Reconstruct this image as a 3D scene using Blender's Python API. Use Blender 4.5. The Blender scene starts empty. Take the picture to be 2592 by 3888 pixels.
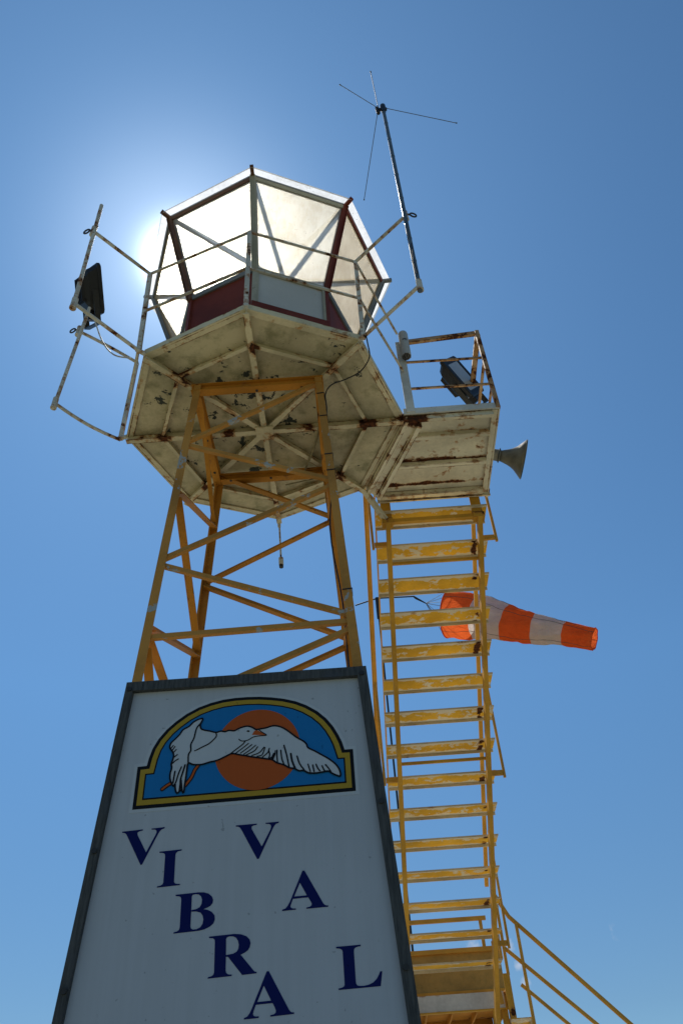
import bpy, math, random
from mathutils import Vector, Matrix
random.seed(7)
R = math.radians
S = 1.2                      # metres per deck radius; the plan below is drawn in deck radii
DZ = 4.2409 * S + 1.6        # height of the deck above the ground
scene = bpy.context.scene
col = scene.collection

# ---------------------------------------------------------------- camera
cam_d = bpy.data.cameras.new('camera'); cam = bpy.data.objects.new('camera', cam_d); col.objects.link(cam)
cam_d.sensor_fit = 'VERTICAL'; cam_d.sensor_height = 36.0; cam_d.lens = 2965.0 / 3888.0 * 36.0
cam_d.clip_start = 0.05; cam_d.clip_end = 20000
CR = Vector((0.997588133, 0.0460164458, -0.0519654148))
FW = Vector((0.00059437568, 0.742969441, 0.669325075)).normalized()
CR = (CR - FW * CR.dot(FW)).normalized(); CU = CR.cross(FW)
cam.matrix_world = Matrix(((CR.x, CU.x, -FW.x, .5036 * S), (CR.y, CU.y, -FW.y, -3.7473 * S), (CR.z, CU.z, -FW.z, 1.6), (0, 0, 0, 1)))
scene.camera = cam

# ---------------------------------------------------------------- sky, sun, exposure
SUN = Vector((-0.1685, 0.4848, 0.8583)).normalized()
EL = math.asin(SUN.z); AZ = math.atan2(SUN.x, SUN.y)
world = bpy.data.worlds.new('World'); scene.world = world; world.use_nodes = True
nt = world.node_tree; nt.nodes.clear(); N = nt.nodes.new; Lk = nt.links.new
wo = N('ShaderNodeOutputWorld'); bg = N('ShaderNodeBackground'); sky = N('ShaderNodeTexSky')
sky.sky_type = 'NISHITA'; sky.sun_disc = False; sky.sun_elevation = EL; sky.sun_rotation = AZ
sky.altitude = 0; sky.air_density = 0.85; sky.dust_density = 0.05; sky.ozone_density = 1.0
SKY_STRENGTH = 0.103
SKY_TINT = (.68, 1.03, 1.16)     # white balance of a clear, dry summer sky
bg.inputs['Strength'].default_value = SKY_STRENGTH
tc = N('ShaderNodeTexCoord')
def vmath(op, a, b=None):
    n = N('ShaderNodeVectorMath'); n.operation = op
    for i, v in enumerate((a, b)):
        if v is None: continue
        if isinstance(v, (tuple, Vector)): n.inputs[i].default_value = tuple(v)
        else: Lk(v, n.inputs[i])
    return n
def fmath(op, a, b=None, clamp=False, c=None):
    n = N('ShaderNodeMath'); n.operation = op; n.use_clamp = clamp
    for i, v in enumerate((a, b, c)):
        if v is None: continue
        if isinstance(v, (int, float)): n.inputs[i].default_value = v
        else: Lk(v, n.inputs[i])
    return n.outputs[0]
dirn = vmath('NORMALIZE', tc.outputs['Generated']).outputs[0]
cosang = vmath('DOT_PRODUCT', dirn, SUN).outputs['Value']
H1, H2, H3 = 55.0, 4.3, 1.0
# light scattered round the sun by dusty summer air
one_m = fmath('SUBTRACT', 1.0, cosang)
h1 = fmath('EXPONENT', fmath('MULTIPLY', one_m, -1 / 0.0005))
h2 = fmath('EXPONENT', fmath('MULTIPLY', one_m, -1 / 0.0068))
h3 = fmath('EXPONENT', fmath('MULTIPLY', one_m, -1 / 0.085))
halo = fmath('ADD', fmath('MULTIPLY', h1, H1), fmath('MULTIPLY', h2, H2))
hc = N('ShaderNodeMix'); hc.data_type = 'RGBA'; hc.blend_type = 'MIX'
hs = vmath('SCALE', (.88, .98, 1.08)); Lk(halo, hs.inputs['Scale'])
sepd = N('ShaderNodeSeparateXYZ'); Lk(dirn, sepd.inputs[0])
low = fmath('SUBTRACT', 1.0, fmath('DIVIDE', fmath('SUBTRACT', sepd.outputs['Z'], .15), .33), clamp=True)   # dim blue haze low down
lowmix = N('ShaderNodeMix'); lowmix.data_type = 'RGBA'; Lk(low, lowmix.inputs['Factor'])
lowmix.inputs['A'].default_value = (*SKY_TINT, 1); lowmix.inputs['B'].default_value = (SKY_TINT[0] * .74, SKY_TINT[1] * .66, SKY_TINT[2] * .66, 1)
skyc = vmath('MULTIPLY', sky.outputs['Color'], lowmix.outputs['Result']).outputs[0]
h3s = vmath('SCALE', (.62, 1.15, 1.9)); Lk(fmath('MULTIPLY', h3, H3), h3s.inputs['Scale'])
addh = vmath('ADD', vmath('ADD', skyc, hs.outputs[0]).outputs[0], h3s.outputs[0])
# small fair-weather clouds, low behind the stairs
cn = N('ShaderNodeTexNoise'); cn.inputs['Scale'].default_value = 42; cn.inputs['Detail'].default_value = 8; cn.inputs['Roughness'].default_value = .6
cn2 = N('ShaderNodeTexNoise'); cn2.inputs['Scale'].default_value = 12; cn2.inputs['Detail'].default_value = 3
Lk(dirn, cn.inputs['Vector']); Lk(dirn, cn2.inputs['Vector'])
mask = None
for d, rad, amp in (((.15213, .96537, .21195), .015, .8), ((.158, .9690, .1947), .012, .6), ((.114, .9696, .213), .016, .6), ((.16128, .97112, .17581), .011, .6), ((.259, .9396, .2237), .024, .46), ((.274, .935, .2265), .018, .42)):
    ds = vmath('DISTANCE', dirn, Vector(d).normalized()).outputs['Value']
    m = fmath('MULTIPLY', fmath('SUBTRACT', 1.0, fmath('DIVIDE', ds, rad), clamp=True), amp)
    mask = m if mask is None else fmath('MAXIMUM', mask, m)
cl = fmath('MULTIPLY', fmath('SUBTRACT', fmath('ADD', cn.outputs['Fac'], fmath('MULTIPLY', mask, .55)), .70), 2.2, clamp=True)
cl = fmath('MULTIPLY', cl, fmath('MULTIPLY', mask, 3.0, clamp=True), clamp=True)
mixc = N('ShaderNodeMix'); mixc.data_type = 'RGBA'
Lk(cl, mixc.inputs['Factor']); Lk(addh.outputs[0], mixc.inputs['A']); mixc.inputs['B'].default_value = (6.5, 6.6, 7.2, 1)
Lk(mixc.outputs['Result'], bg.inputs['Color']); Lk(bg.outputs[0], wo.inputs[0])
sun_d = bpy.data.lights.new('sun', 'SUN'); sun_d.energy = 5.0; sun_d.angle = R(.53); sun_d.color = (1.0, .955, .88)
sun = bpy.data.objects.new('sun', sun_d); col.objects.link(sun)
sun.rotation_euler = SUN.to_track_quat('Z', 'Y').to_euler(); sun.location = (0, 0, 30)
scene.view_settings.view_transform = 'Standard'; scene.view_settings.look = 'None'
scene.view_settings.exposure = 0.0; scene.view_settings.gamma = 1.0
scene.render.engine = 'CYCLES'
scene.cycles.max_bounces = 10; scene.cycles.transparent_max_bounces = 16
scene.render.resolution_x = 682; scene.render.resolution_y = 1024

# ---------------------------------------------------------------- materials
def newmat(name):
    m = bpy.data.materials.new(name); m.use_nodes = True; m.node_tree.nodes.clear(); return m
class G:
    def __init__(s, m): s.t = m.node_tree
    def n(s, typ, **kw):
        x = s.t.nodes.new(typ)
        for k, v in kw.items(): setattr(x, k, v)
        return x
    def set(s, node, key, v):
        if isinstance(v, bpy.types.NodeSocket): s.t.links.new(v, node.inputs[key])
        else: node.inputs[key].default_value = v
    def math(s, op, a, b=None, clamp=False):
        x = s.n('ShaderNodeMath', operation=op, use_clamp=clamp); s.set(x, 0, a)
        if b is not None: s.set(x, 1, b)
        return x.outputs[0]
    def noise(s, vec, scale, detail=4, rough=.5, dist=0):
        x = s.n('ShaderNodeTexNoise'); s.set(x, 'Vector', vec); s.set(x, 'Scale', scale); s.set(x, 'Detail', detail); s.set(x, 'Roughness', rough); s.set(x, 'Distortion', dist)
        return x.outputs['Fac']
    def step(s, v, lo, hi):
        x = s.n('ShaderNodeMapRange', interpolation_type='SMOOTHSTEP'); s.set(x, 'Value', v); s.set(x, 'From Min', lo); s.set(x, 'From Max', hi); return x.outputs['Result']
    def mix(s, f, a, b):
        x = s.n('ShaderNodeMix', data_type='RGBA'); s.set(x, 'Factor', f); s.set(x, 'A', a); s.set(x, 'B', b); return x.outputs['Result']
    def scalev(s, vec, sc, loc=(0, 0, 0), rot=(0, 0, 0)):
        x = s.n('ShaderNodeMapping'); s.set(x, 'Vector', vec); x.inputs['Scale'].default_value = sc; x.inputs['Location'].default_value = loc; x.inputs['Rotation'].default_value = rot; return x.outputs[0]
    def pos(s): return s.n('ShaderNodeNewGeometry').outputs['Position']
    def uv(s):
        x = s.n('ShaderNodeUVMap'); y = s.n('ShaderNodeSeparateXYZ'); s.t.links.new(x.outputs[0], y.inputs[0]); return y.outputs[0], y.outputs[1]
    def out(s, sh):
        o = s.n('ShaderNodeOutputMaterial'); s.t.links.new(sh, o.inputs['Surface'])
    def bsdf(s, color, rough=.6, metal=0, bump=None, bstr=.3, spec=.3, bdist=.004):
        b = s.n('ShaderNodeBsdfPrincipled'); s.set(b, 'Base Color', color); s.set(b, 'Roughness', rough); s.set(b, 'Metallic', metal); s.set(b, 'Specular IOR Level', spec)
        if bump is not None:
            k = s.n('ShaderNodeBump'); s.set(k, 'Height', bump); s.set(k, 'Strength', bstr); s.set(k, 'Distance', bdist); s.t.links.new(k.outputs[0], b.inputs['Normal'])
        return b.outputs[0]
def c4(c): return (c[0], c[1], c[2], 1)

def paint(name, base, chip=(.55, .52, .42), chip_amt=.1, rust_amt=.1, edge=.12, chip_scale=9, rust_scale=7, rough=.62, var=.25, edge_chip=0.0, dirt=.0, dirtcol=(.10, .10, .07), center=None, spots=(), ustripe=None):
    """old paint on steel: faded base, flakes down to an older coat, rust along the edges and in spots"""
    m = newmat(name); g = G(m); p = g.pos(); u, v = g.uv()
    vm = g.math('MINIMUM', v, g.math('SUBTRACT', 1.0, v))
    big = g.noise(p, 2.3, 3); fine = g.noise(p, 38, 6, .6)
    b2 = tuple(min(1, x * (1 - var)) for x in base); b1 = tuple(min(1, x * (1 + var * .4)) for x in base)
    cc = g.mix(g.step(g.math('ADD', g.math('MULTIPLY', big, .75), g.math('MULTIPLY', fine, .25)), .35, .65), c4(b2), c4(b1))
    # grime
    if dirt:
        d = g.noise(g.scalev(p, (1, 1, 1), (3, 1, 2)), 5.5, 7, .65)
        cc = g.mix(g.math('MULTIPLY', g.step(d, .46, .72), dirt), cc, c4(dirtcol))
        sp = g.noise(p, 55, 5, .6)
        cc = g.mix(g.math('MULTIPLY', g.step(sp, .66, .70), dirt), cc, c4(tuple(x * .5 for x in dirtcol)))
    # flakes
    n1 = g.noise(p, chip_scale, 10, .68, .3)
    n1 = g.math('ADD', n1, g.math('MULTIPLY', g.math('SUBTRACT', g.noise(p, 1.7, 2), .5), .22))
    if center is not None:
        dd = g.n('ShaderNodeVectorMath', operation='DISTANCE'); g.set(dd, 0, p); dd.inputs[1].default_value = center[:3]
        n1 = g.math('ADD', n1, g.math('MULTIPLY', g.math('SUBTRACT', 1.0, g.math('DIVIDE', dd.outputs['Value'], center[3]), clamp=True), center[4]))
    if edge_chip:
        n1 = g.math('ADD', n1, g.math('MULTIPLY', g.math('SUBTRACT', 1.0, g.math('DIVIDE', vm, .22), clamp=True), edge_chip))
    th = .5 + .26 * (1 - chip_amt) - .12 * chip_amt
    fm = g.step(n1, th, th + .012)
    cc = g.mix(fm, cc, c4(chip))
    # rust
    n2 = g.noise(g.scalev(p, (1, 1, 1), (5, 9, 2)), rust_scale, 10, .66, .2)
    em = g.math('MULTIPLY', g.math('SUBTRACT', 1.0, g.math('DIVIDE', vm, .16), clamp=True), edge)
    n3 = g.noise(g.scalev(p, (1, 1, 1), (1, 4, 7)), 1.8, 3)
    em = g.math('MULTIPLY', em, g.step(n3, .35, .6))
    rs = g.math('ADD', n2, em); tr = .76 - .28 * rust_amt
    sp_ = None
    for (x_, y_, z_, r_, a_) in spots:
        dd = g.n('ShaderNodeVectorMath', operation='DISTANCE'); g.set(dd, 0, p); dd.inputs[1].default_value = (x_ * 1.2, y_ * 1.2, 4.2409 * 1.2 + 1.6 + z_ * 1.2)
        q = g.math('MULTIPLY', g.math('SUBTRACT', 1.0, g.math('DIVIDE', dd.outputs['Value'], r_ * 1.2), clamp=True), a_)
        sp_ = q if sp_ is None else g.math('MAXIMUM', sp_, q)
    if sp_ is not None: rs = g.math('ADD', rs, sp_)
    if ustripe:
        q = g.math('SUBTRACT', 1.0, g.math('DIVIDE', g.math('ABSOLUTE', g.math('SUBTRACT', u, ustripe[0])), ustripe[1]), clamp=True)
        rs = g.math('ADD', rs, g.math('MULTIPLY', g.math('MULTIPLY', q, ustripe[2]), g.step(g.noise(p, 6, 3), .40, .62)))
    stain = g.step(rs, tr - .06, tr + .02); core = g.step(rs, tr + .035, tr + .075)
    rn = g.noise(p, 30, 6, .7)
    rc = g.mix(g.step(rn, .35, .65), c4((.24, .095, .025)), c4((.40, .19, .05)))
    rd = g.mix(g.step(rn, .4, .6), c4((.030, .013, .008)), c4((.11, .036, .014)))
    cc = g.mix(g.math('MULTIPLY', stain, .72), cc, rc); cc = g.mix(core, cc, rd)
    rr = g.math('ADD', rough, g.math('MULTIPLY', core, .35))
    hgt = g.math('ADD', g.math('SUBTRACT', g.math('MULTIPLY', fine, .25), g.math('MULTIPLY', fm, .5)), g.math('MULTIPLY', core, .4))
    g.out(g.bsdf(cc, rr, bump=hgt, bstr=.45, spec=.18)); return m

JR = [(.735 * math.cos(math.radians(a)), .735 * math.sin(math.radians(a)), -.03, .07, .22) for a in (-90, -45, 45, 90, 135, 180, 225)]
RS = [(.735, 0, -.03, .085, .55), (1.09, -.01, -.02, .10, .55), (.30, 0, -.04, .10, .2), (-.25, 0, -.04, .12, .2), (-.25, -.2, -.04, .12, .25), (0, -.45, -.04, .10, .25), (-.5, -.5, -.03, .16, .18), (0, 0, -.06, .05, .12), (1.0, 0, 0, .08, .3)] + JR
YS = [(.862, .84, -.20, .09, .32), (1.575, .84, -.20, .10, .36), (1.65, 4.0, -3.04, .06, .4), (.55, -.51, -1.9, .05, .35), (-.56, -.51, -2.05, .05, .35)]
YEL = (.56, .29, .035)
M = {}
M['yellow'] = paint('yellow_paint', YEL, chip=(.50, .44, .30), chip_amt=.16, rust_amt=.13, edge=.16, spots=YS)
M['yellow_leg'] = paint('dull_yellow_paint', (.46, .225, .050), chip=(.34, .36, .36), chip_amt=.42, rust_amt=.22, edge=.14, chip_scale=5)  # duller yellow with grey flakes, for the front legs and front braces
M['yellow_in'] = paint('orange_yellow_paint', (.46, .195, .025), chip=(.34, .18, .05), chip_amt=.08, rust_amt=.42, edge=.16)  # deeper orange-yellow, for rear legs, other braces and landing underside
M['tread'] = paint('tread_yellow_paint', (.74, .43, .035), chip=(.66, .61, .48), chip_amt=.54, rust_amt=.24, edge=.10, chip_scale=8, edge_chip=.26, ustripe=(.925, .05, .55))
M['lip'] = paint('tread_lip_paint', (.60, .50, .33), chip=(.55, .32, .05), chip_amt=.25, rust_amt=.30, edge=.18, chip_scale=10)
M['cream'] = paint('cream_underside', (.52, .46, .30), chip=(.045, .052, .045), chip_amt=.22, rust_amt=.14, edge=.12, chip_scale=7, dirt=.7, dirtcol=(.15, .15, .07), center=(-.05 * S, -.20 * S, DZ, 1.0 * S, .17))
M['rib'] = paint('cream_rib', (.60, .54, .37), chip=(.62, .60, .52), chip_amt=.12, rust_amt=.58, edge=.20, dirt=.3, dirtcol=(.22, .20, .11), spots=RS)
M['annex'] = paint('annex_underside', (.64, .59, .44), chip=(.58, .56, .46), chip_amt=.1, rust_amt=.50, edge=.40, dirt=.3, dirtcol=(.3, .29, .22), rust_scale=9)
M['annexrib'] = paint('annex_beam', (.66, .61, .46), chip=(.58, .56, .46), chip_amt=.1, spots=RS, rust_amt=.60, edge=.26, dirt=.2, dirtcol=(.3, .29, .22))
M['white'] = paint('white_steel', (.60, .60, .56), chip=(.35, .36, .36), chip_amt=.10, rust_amt=.30, edge=.15)
M['rail'] = paint('rail_white', (.55, .54, .48), chip=(.4, .4, .38), chip_amt=.12, rust_amt=.74, edge=.0, rust_scale=11)
M['rustrail'] = paint('rusty_rail', (.40, .27, .16), chip=(.3, .2, .1), chip_amt=.2, rust_amt=.95, edge=.1, rust_scale=8)
M['red'] = paint('dark_red_paint', (.165, .030, .016), chip=(.3, .26, .22), chip_amt=.06, rust_amt=.06, edge=.05, var=.3)
M['brown'] = paint('brown_mullion', (.13, .065, .04), chip=(.3, .28, .24), chip_amt=.15, rust_amt=.15, edge=.1)
M['olive'] = paint('mullion_paint', (.38, .37, .30), chip=(.15, .15, .12), chip_amt=.22, rust_amt=.15, edge=.1)
M['grey_panel'] = paint('pale_panel', (.50, .51, .50), chip_amt=.01, rust_amt=.04, edge=.14, var=.1)
M['greyframe'] = paint('grey_frame', (.17, .19, .21), chip=(.3, .3, .3), chip_amt=.1, rust_amt=.08)
M['bluegrey'] = paint('blue_grey_mast', (.085, .12, .16), chip=(.35, .35, .33), chip_amt=.06, rust_amt=.05, rough=.4)
M['beampanel'] = paint('streaked_white_beam', (.52, .50, .46), chip=(.5, .3, .1), chip_amt=.16, rust_amt=.3, edge=.2)
M['ochre'] = paint('ochre_sheet', (.42, .26, .07), chip=(.3, .22, .1), chip_amt=.08, rust_amt=.05, dirt=.5, dirtcol=(.14, .14, .05))

def simple(name, c, rough=.5, metal=0, var=.15, scale=20, spec=.4):
    m = newmat(name); g = G(m); n = g.noise(g.pos(), scale, 6, .6)
    cc = g.mix(g.step(n, .3, .7), c4(tuple(x * (1 - var) for x in c)), c4(tuple(min(1, x * (1 + var)) for x in c)))
    g.out(g.bsdf(cc, rough, metal, bump=n, bstr=.12, spec=spec)); return m
M['yellow_rail'] = simple('handrail_yellow', (.52, .27, .040), .6, 0, .16, 3.5, .2)
M['black'] = simple('black_plastic', (.008, .009, .013), .5)
M['cable'] = simple('cable_black', (.01, .01, .012), .5)
M['cable_pale'] = simple('cable_pale', (.22, .19, .10), .6)
M['dark_steel'] = simple('dark_steel', (.03, .03, .03), .5, .3)
M['glass_lamp'] = simple('lamp_glass', (.33, .36, .39), .10, 0, .05, 6, .6)
M['horn'] = simple('horn_grey', (.15, .135, .095), .5, 0, .3, 9)
M['canister'] = paint('canister_paint', (.42, .43, .42), chip=(.06, .07, .09), chip_amt=.42, rust_amt=.05, chip_scale=14)
M['rod'] = simple('thin_rod', (.10, .11, .12), .6, .0)
M['cord'] = simple('cord', (.10, .09, .07), .7)

def pane_mat(name, tint, tr, dirt, dens):
    """weathered milky plastic sheet: partly clear, partly diffusing, scattering light forward in its thickness"""
    m = newmat(name); g = G(m); p = g.pos()
    n = g.noise(p, 3.0, 6, .6); n2 = g.noise(g.scalev(p, (14, 14, 2)), 2.2, 6, .65); sp = g.noise(p, 60, 3, .5)
    f = g.math('ADD', g.math('MULTIPLY', n, .6), g.math('MULTIPLY', n2, .4))
    cc = g.mix(g.step(f, .38, .66), c4(tint), c4(dirt)); cc = g.mix(g.step(sp, .70, .74), cc, c4((.25, .22, .17)))
    t = g.n('ShaderNodeBsdfTranslucent'); g.set(t, 'Color', cc)
    d = g.n('ShaderNodeBsdfDiffuse'); g.set(d, 'Color', cc)
    x = g.n('ShaderNodeBsdfTransparent'); x.inputs[0].default_value = (.98, .97, .93, 1)
    gl = g.n('ShaderNodeBsdfGlossy'); gl.inputs['Roughness'].default_value = .2; gl.inputs[0].default_value = (.9, .9, .9, 1)
    a = g.n('ShaderNodeMixShader'); a.inputs[0].default_value = .12; g.t.links.new(t.outputs[0], a.inputs[1]); g.t.links.new(d.outputs[0], a.inputs[2])
    b = g.n('ShaderNodeMixShader'); g.set(b, 0, g.math('ADD', tr, g.math('MULTIPLY', g.math('SUBTRACT', .5, f), .35), clamp=True)); g.t.links.new(a.outputs[0], b.inputs[1]); g.t.links.new(x.outputs[0], b.inputs[2])
    c = g.n('ShaderNodeMixShader'); c.inputs[0].default_value = .03; g.t.links.new(b.outputs[0], c.inputs[1]); g.t.links.new(gl.outputs[0], c.inputs[2])
    o = g.n('ShaderNodeOutputMaterial'); g.t.links.new(c.outputs[0], o.inputs['Surface'])
    if dens:
        v = g.n('ShaderNodeVolumeScatter'); v.inputs['Density'].default_value = dens; v.inputs['Anisotropy'].default_value = .92; v.inputs['Color'].default_value = (1, .975, .92, 1)
        g.t.links.new(v.outputs[0], o.inputs['Volume'])
    return m
M['pane'] = pane_mat('milky_pane', (.94, .91, .83), .50, (.74, .66, .53), 28)
M['pane_dirty'] = pane_mat('yellowed_pane', (.74, .62, .42), .46, (.58, .46, .29), 20)
M['roofpane'] = pane_mat('milky_roof', (.92, .90, .84), .74, (.74, .70, .62), 0)
M['eave'] = pane_mat('milky_eave', (.96, .95, .92), .12, (.70, .68, .63), 0)

def cloth(name, c):
    m = newmat(name); g = G(m); p = g.pos(); n = g.noise(p, 3, 5, .6); w = g.noise(p, 160, 2)
    cc = g.mix(g.step(n, .3, .7), c4(tuple(x * .86 for x in c)), c4(c))
    d = g.n('ShaderNodeBsdfDiffuse'); g.set(d, 'Color', cc); t = g.n('ShaderNodeBsdfTranslucent'); g.set(t, 'Color', cc)
    k = g.n('ShaderNodeBump'); g.set(k, 'Height', g.noise(g.scalev(p, (1, 3, 3)), 5, 6, .65, .6)); g.set(k, 'Strength', .9); g.set(k, 'Distance', .07)
    g.t.links.new(k.outputs[0], d.inputs['Normal']); g.t.links.new(k.outputs[0], t.inputs['Normal'])
    a = g.n('ShaderNodeMixShader'); a.inputs[0].default_value = .42; g.t.links.new(d.outputs[0], a.inputs[1]); g.t.links.new(t.outputs[0], a.inputs[2])
    g.out(a.outputs[0]); return m
M['cloth_orange'] = cloth('cloth_orange', (.94, .17, .04))
M['cloth_white'] = cloth('cloth_white', (.74, .67, .63))

def sign_mat(name, c, var=.05, rough=.55, spec=.12):
    m = newmat(name); g = G(m); p = g.pos()
    st = g.noise(g.scalev(p, (30, 30, .9)), 1.0, 5, .6); n = g.noise(p, 2, 4); sp = g.noise(p, 34, 2, .4)
    cc = g.mix(g.step(g.math('ADD', g.math('MULTIPLY', st, .5), g.math('MULTIPLY', n, .5)), .36, .64), c4(tuple(x * (1 - var) for x in c)), c4(c))
    cc = g.mix(g.math('MULTIPLY', g.step(sp, .72, .76), .5), cc, c4(tuple(x * .4 for x in c)))
    g.out(g.bsdf(cc, rough, bump=st, bstr=.05, spec=spec)); return m
M['signwhite'] = sign_mat('sign_face', (.41, .455, .51), .07)
M['stickerwhite'] = sign_mat('sticker_white', (.45, .50, .55))
M['s_black'] = sign_mat('sticker_black', (.006, .007, .010))
M['s_yellow'] = sign_mat('sticker_gold', (.38, .255, .030))
M['s_blue'] = sign_mat('sticker_blue', (.010, .160, .42))
M['s_orange'] = sign_mat('sticker_orange', (.40, .085, .018))
M['navy'] = sign_mat('navy_lettering', (.001, .006, .085))
def grain_mat():
    m = newmat('dark_weathered_frame'); g = G(m); p = g.pos()
    n = g.noise(g.scalev(p, (60, 60, 5)), 1.5, 7, .7); n2 = g.noise(p, 6, 4)
    cc = g.mix(g.step(n, .3, .7), c4((.026, .030, .032)), c4((.075, .080, .080))); cc = g.mix(g.step(n2, .5, .75), cc, c4((.05, .058, .068)))
    g.out(g.bsdf(cc, .7, bump=n, bstr=.4)); return m
M['frame'] = grain_mat()
def ground_mat():
    m = newmat('dry_ground'); g = G(m); p = g.pos()
    n = g.noise(p, .35, 8, .6); n2 = g.noise(p, 6, 8, .7)
    cc = g.mix(g.step(n, .35, .65), c4((.24, .21, .14)), c4((.13, .15, .07))); cc = g.mix(g.step(n2, .45, .7), cc, c4((.28, .24, .17)))
    g.out(g.bsdf(cc, .95, bump=n2, bstr=.5, spec=.1, bdist=.03)); return m
M['ground'] = ground_mat()
M['concrete'] = simple('concrete', (.36, .35, .32), .9, 0, .15, 5, .1)

# ---------------------------------------------------------------- mesh helpers
def W(p): return Vector((p[0] * S, p[1] * S, p[2] * S + DZ))
WL = {}
class MB:
    def __init__(s): s.v = []; s.f = []; s.u = []; s.m = []; s.sm = []
    def face(s, pts, uv=None, mat=0, smooth=False):
        i = len(s.v); s.v += [Vector(p) for p in pts]; s.f.append(tuple(range(i, i + len(pts))))
        s.u.append(uv or [(0, 0), (1, 0), (1, 1), (0, 1)][:len(pts)] if len(pts) <= 4 else (uv or [(.5, .5)] * len(pts))); s.m.append(mat); s.sm.append(smooth)
    def hexa(s, c, mat=0, mats=None):
        """c: eight corners, 0-3 one end ring, 4-7 other end ring, in plan units"""
        c = [W(p) for p in c]; cen = sum(c, Vector()) / 8
        L = (c[4] - c[0]).length
        def q(a, b, d, e, uv, mt):
            pts = [c[a], c[b], c[d], c[e]]; nrm = (pts[1] - pts[0]).cross(pts[2] - pts[0])
            if nrm.dot(sum(pts, Vector()) / 4 - cen) < 0: pts.reverse(); uv = uv[::-1]
            s.face(pts, uv, mt)
        for k, (a, b) in enumerate(((0, 1), (1, 2), (2, 3), (3, 0))):
            q(a, b, b + 4, a + 4, [(0, 0), (0, 1), (L, 1), (L, 0)], mats[k] if mats else mat)
        q(0, 1, 2, 3, [(0, .5)] * 4, mats[4] if mats else mat); q(4, 5, 6, 7, [(0, .5)] * 4, mats[5] if mats else mat)
    def bar(s, A, B, w, h, up=(0, 0, 1), off=(0, 0), mat=0):
        A = Vector(A); B = Vector(B); d = (B - A).normalized(); up = Vector(up); side = d.cross(up).normalized(); up = side.cross(d).normalized()
        r = []
        for P in (A, B):
            P = P + side * off[0] + up * off[1]
            r += [P - side * w / 2 - up * h / 2, P + side * w / 2 - up * h / 2, P + side * w / 2 + up * h / 2, P - side * w / 2 + up * h / 2]
        s.hexa(r, mat)
    def ang(s, A, B, d1, d2, w, t, mat=0):
        """L section: outer corner runs A to B, flanges reach along d1 and d2"""
        A = Vector(A); B = Vector(B); d1 = Vector(d1).normalized(); d2 = Vector(d2).normalized()
        r = []
        for P in (A, B): r += [P, P + d1 * w, P + d1 * w + d2 * t, P + d2 * t]
        s.hexa(r, mat); r = []
        for P in (A, B): r += [P + d2 * t, P + d1 * t + d2 * t, P + d1 * t + d2 * w, P + d2 * w]
        s.hexa(r, mat)
    def box(s, lo, hi, mat=0):
        x0, y0, z0 = lo; x1, y1, z1 = hi
        s.hexa([(x0, y0, z0), (x0, y1, z0), (x0, y1, z1), (x0, y0, z1), (x1, y0, z0), (x1, y1, z0), (x1, y1, z1), (x1, y0, z1)], mat)
    def tube(s, pts, r, n=12, mat=0, caps=True):
        """pts in plan units, r radius in plan units or a list"""
        P = [W(p) for p in pts]; rr = r if isinstance(r, (list, tuple)) else [r] * len(P)
        rings = []; ref = None; Ls = 0
        for i, p in enumerate(P):
            d = (P[min(i + 1, len(P) - 1)] - P[max(i - 1, 0)])
            if d.length < 1e-9: d = Vector((0, 0, 1))
            d.normalize()
            if ref is None: ref = Vector((0, 0, 1)) if abs(d.z) < .9 else Vector((1, 0, 0))
            a = d.cross(ref).normalized(); b = a.cross(d).normalized(); ref = b
            rings.append([p + (a * math.cos(2 * math.pi * k / n) + b * math.sin(2 * math.pi * k / n)) * rr[i] * S for k in range(n)])
        base = len(s.v)
        for rg in rings: s.v += rg
        for i in range(len(P) - 1):
            L2 = Ls + (P[i + 1] - P[i]).length
            for k in range(n):
                k2 = (k + 1) % n
                s.f.append((base + i * n + k, base + i * n + k2, base + (i + 1) * n + k2, base + (i + 1) * n + k)); s.u.append([(Ls, .5)] * 2 + [(L2, .5)] * 2); s.m.append(mat); s.sm.append(True)
            Ls = L2
        if caps:
            for i, rv in ((0, False), (len(P) - 1, True)):
                s.face(rings[i][::-1] if rv else rings[i], [(0, .5)] * n, mat)
    def build(s, name, mats, parent=None, bevel=0, solid=0):
        me = bpy.data.meshes.new(name); o = bpy.data.objects.new(name, me); col.objects.link(o)
        org = WL[parent.name] if parent is not None else Vector((0, 0, 0))
        if parent is None and s.v:
            mn = Vector((min(v.x for v in s.v), min(v.y for v in s.v), min(v.z for v in s.v))); mx = Vector((max(v.x for v in s.v), max(v.y for v in s.v), 0))
            org = Vector(((mn.x + mx.x) / 2, (mn.y + mx.y) / 2, mn.z)); o.location = org
        WL[o.name] = Vector(org)
        me.from_pydata([tuple(v - org) for v in s.v], [], s.f)
        if not isinstance(mats, (list, tuple)): mats = [mats]
        for m in mats: me.materials.append(m)
        ul = me.uv_layers.new(name='UVMap'); k = 0
        for p, uv, mi, sm in zip(me.polygons, s.u, s.m, s.sm):
            p.material_index = mi; p.use_smooth = sm
            for j, li in enumerate(p.loop_indices): ul.data[li].uv = uv[j]
        me.validate(); me.update()
        if parent is not None: o.parent = parent
        if bevel:
            b = o.modifiers.new('bevel', 'BEVEL'); b.width = bevel; b.segments = 2; b.limit_method = 'ANGLE'
        if solid:
            b = o.modifiers.new('solid', 'SOLIDIFY'); b.thickness = solid
        return o
def thing(name, label, cat, loc, group=None):
    o = bpy.data.objects.new(name, None); col.objects.link(o); o.empty_display_size = .2
    o.location = loc; WL[o.name] = Vector(loc); o['label'] = label; o['category'] = cat
    if group: o['group'] = group
    return o
def tag(o, label, cat, group=None):
    o['label'] = label; o['category'] = cat
    if group: o['group'] = group
    return o
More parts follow.
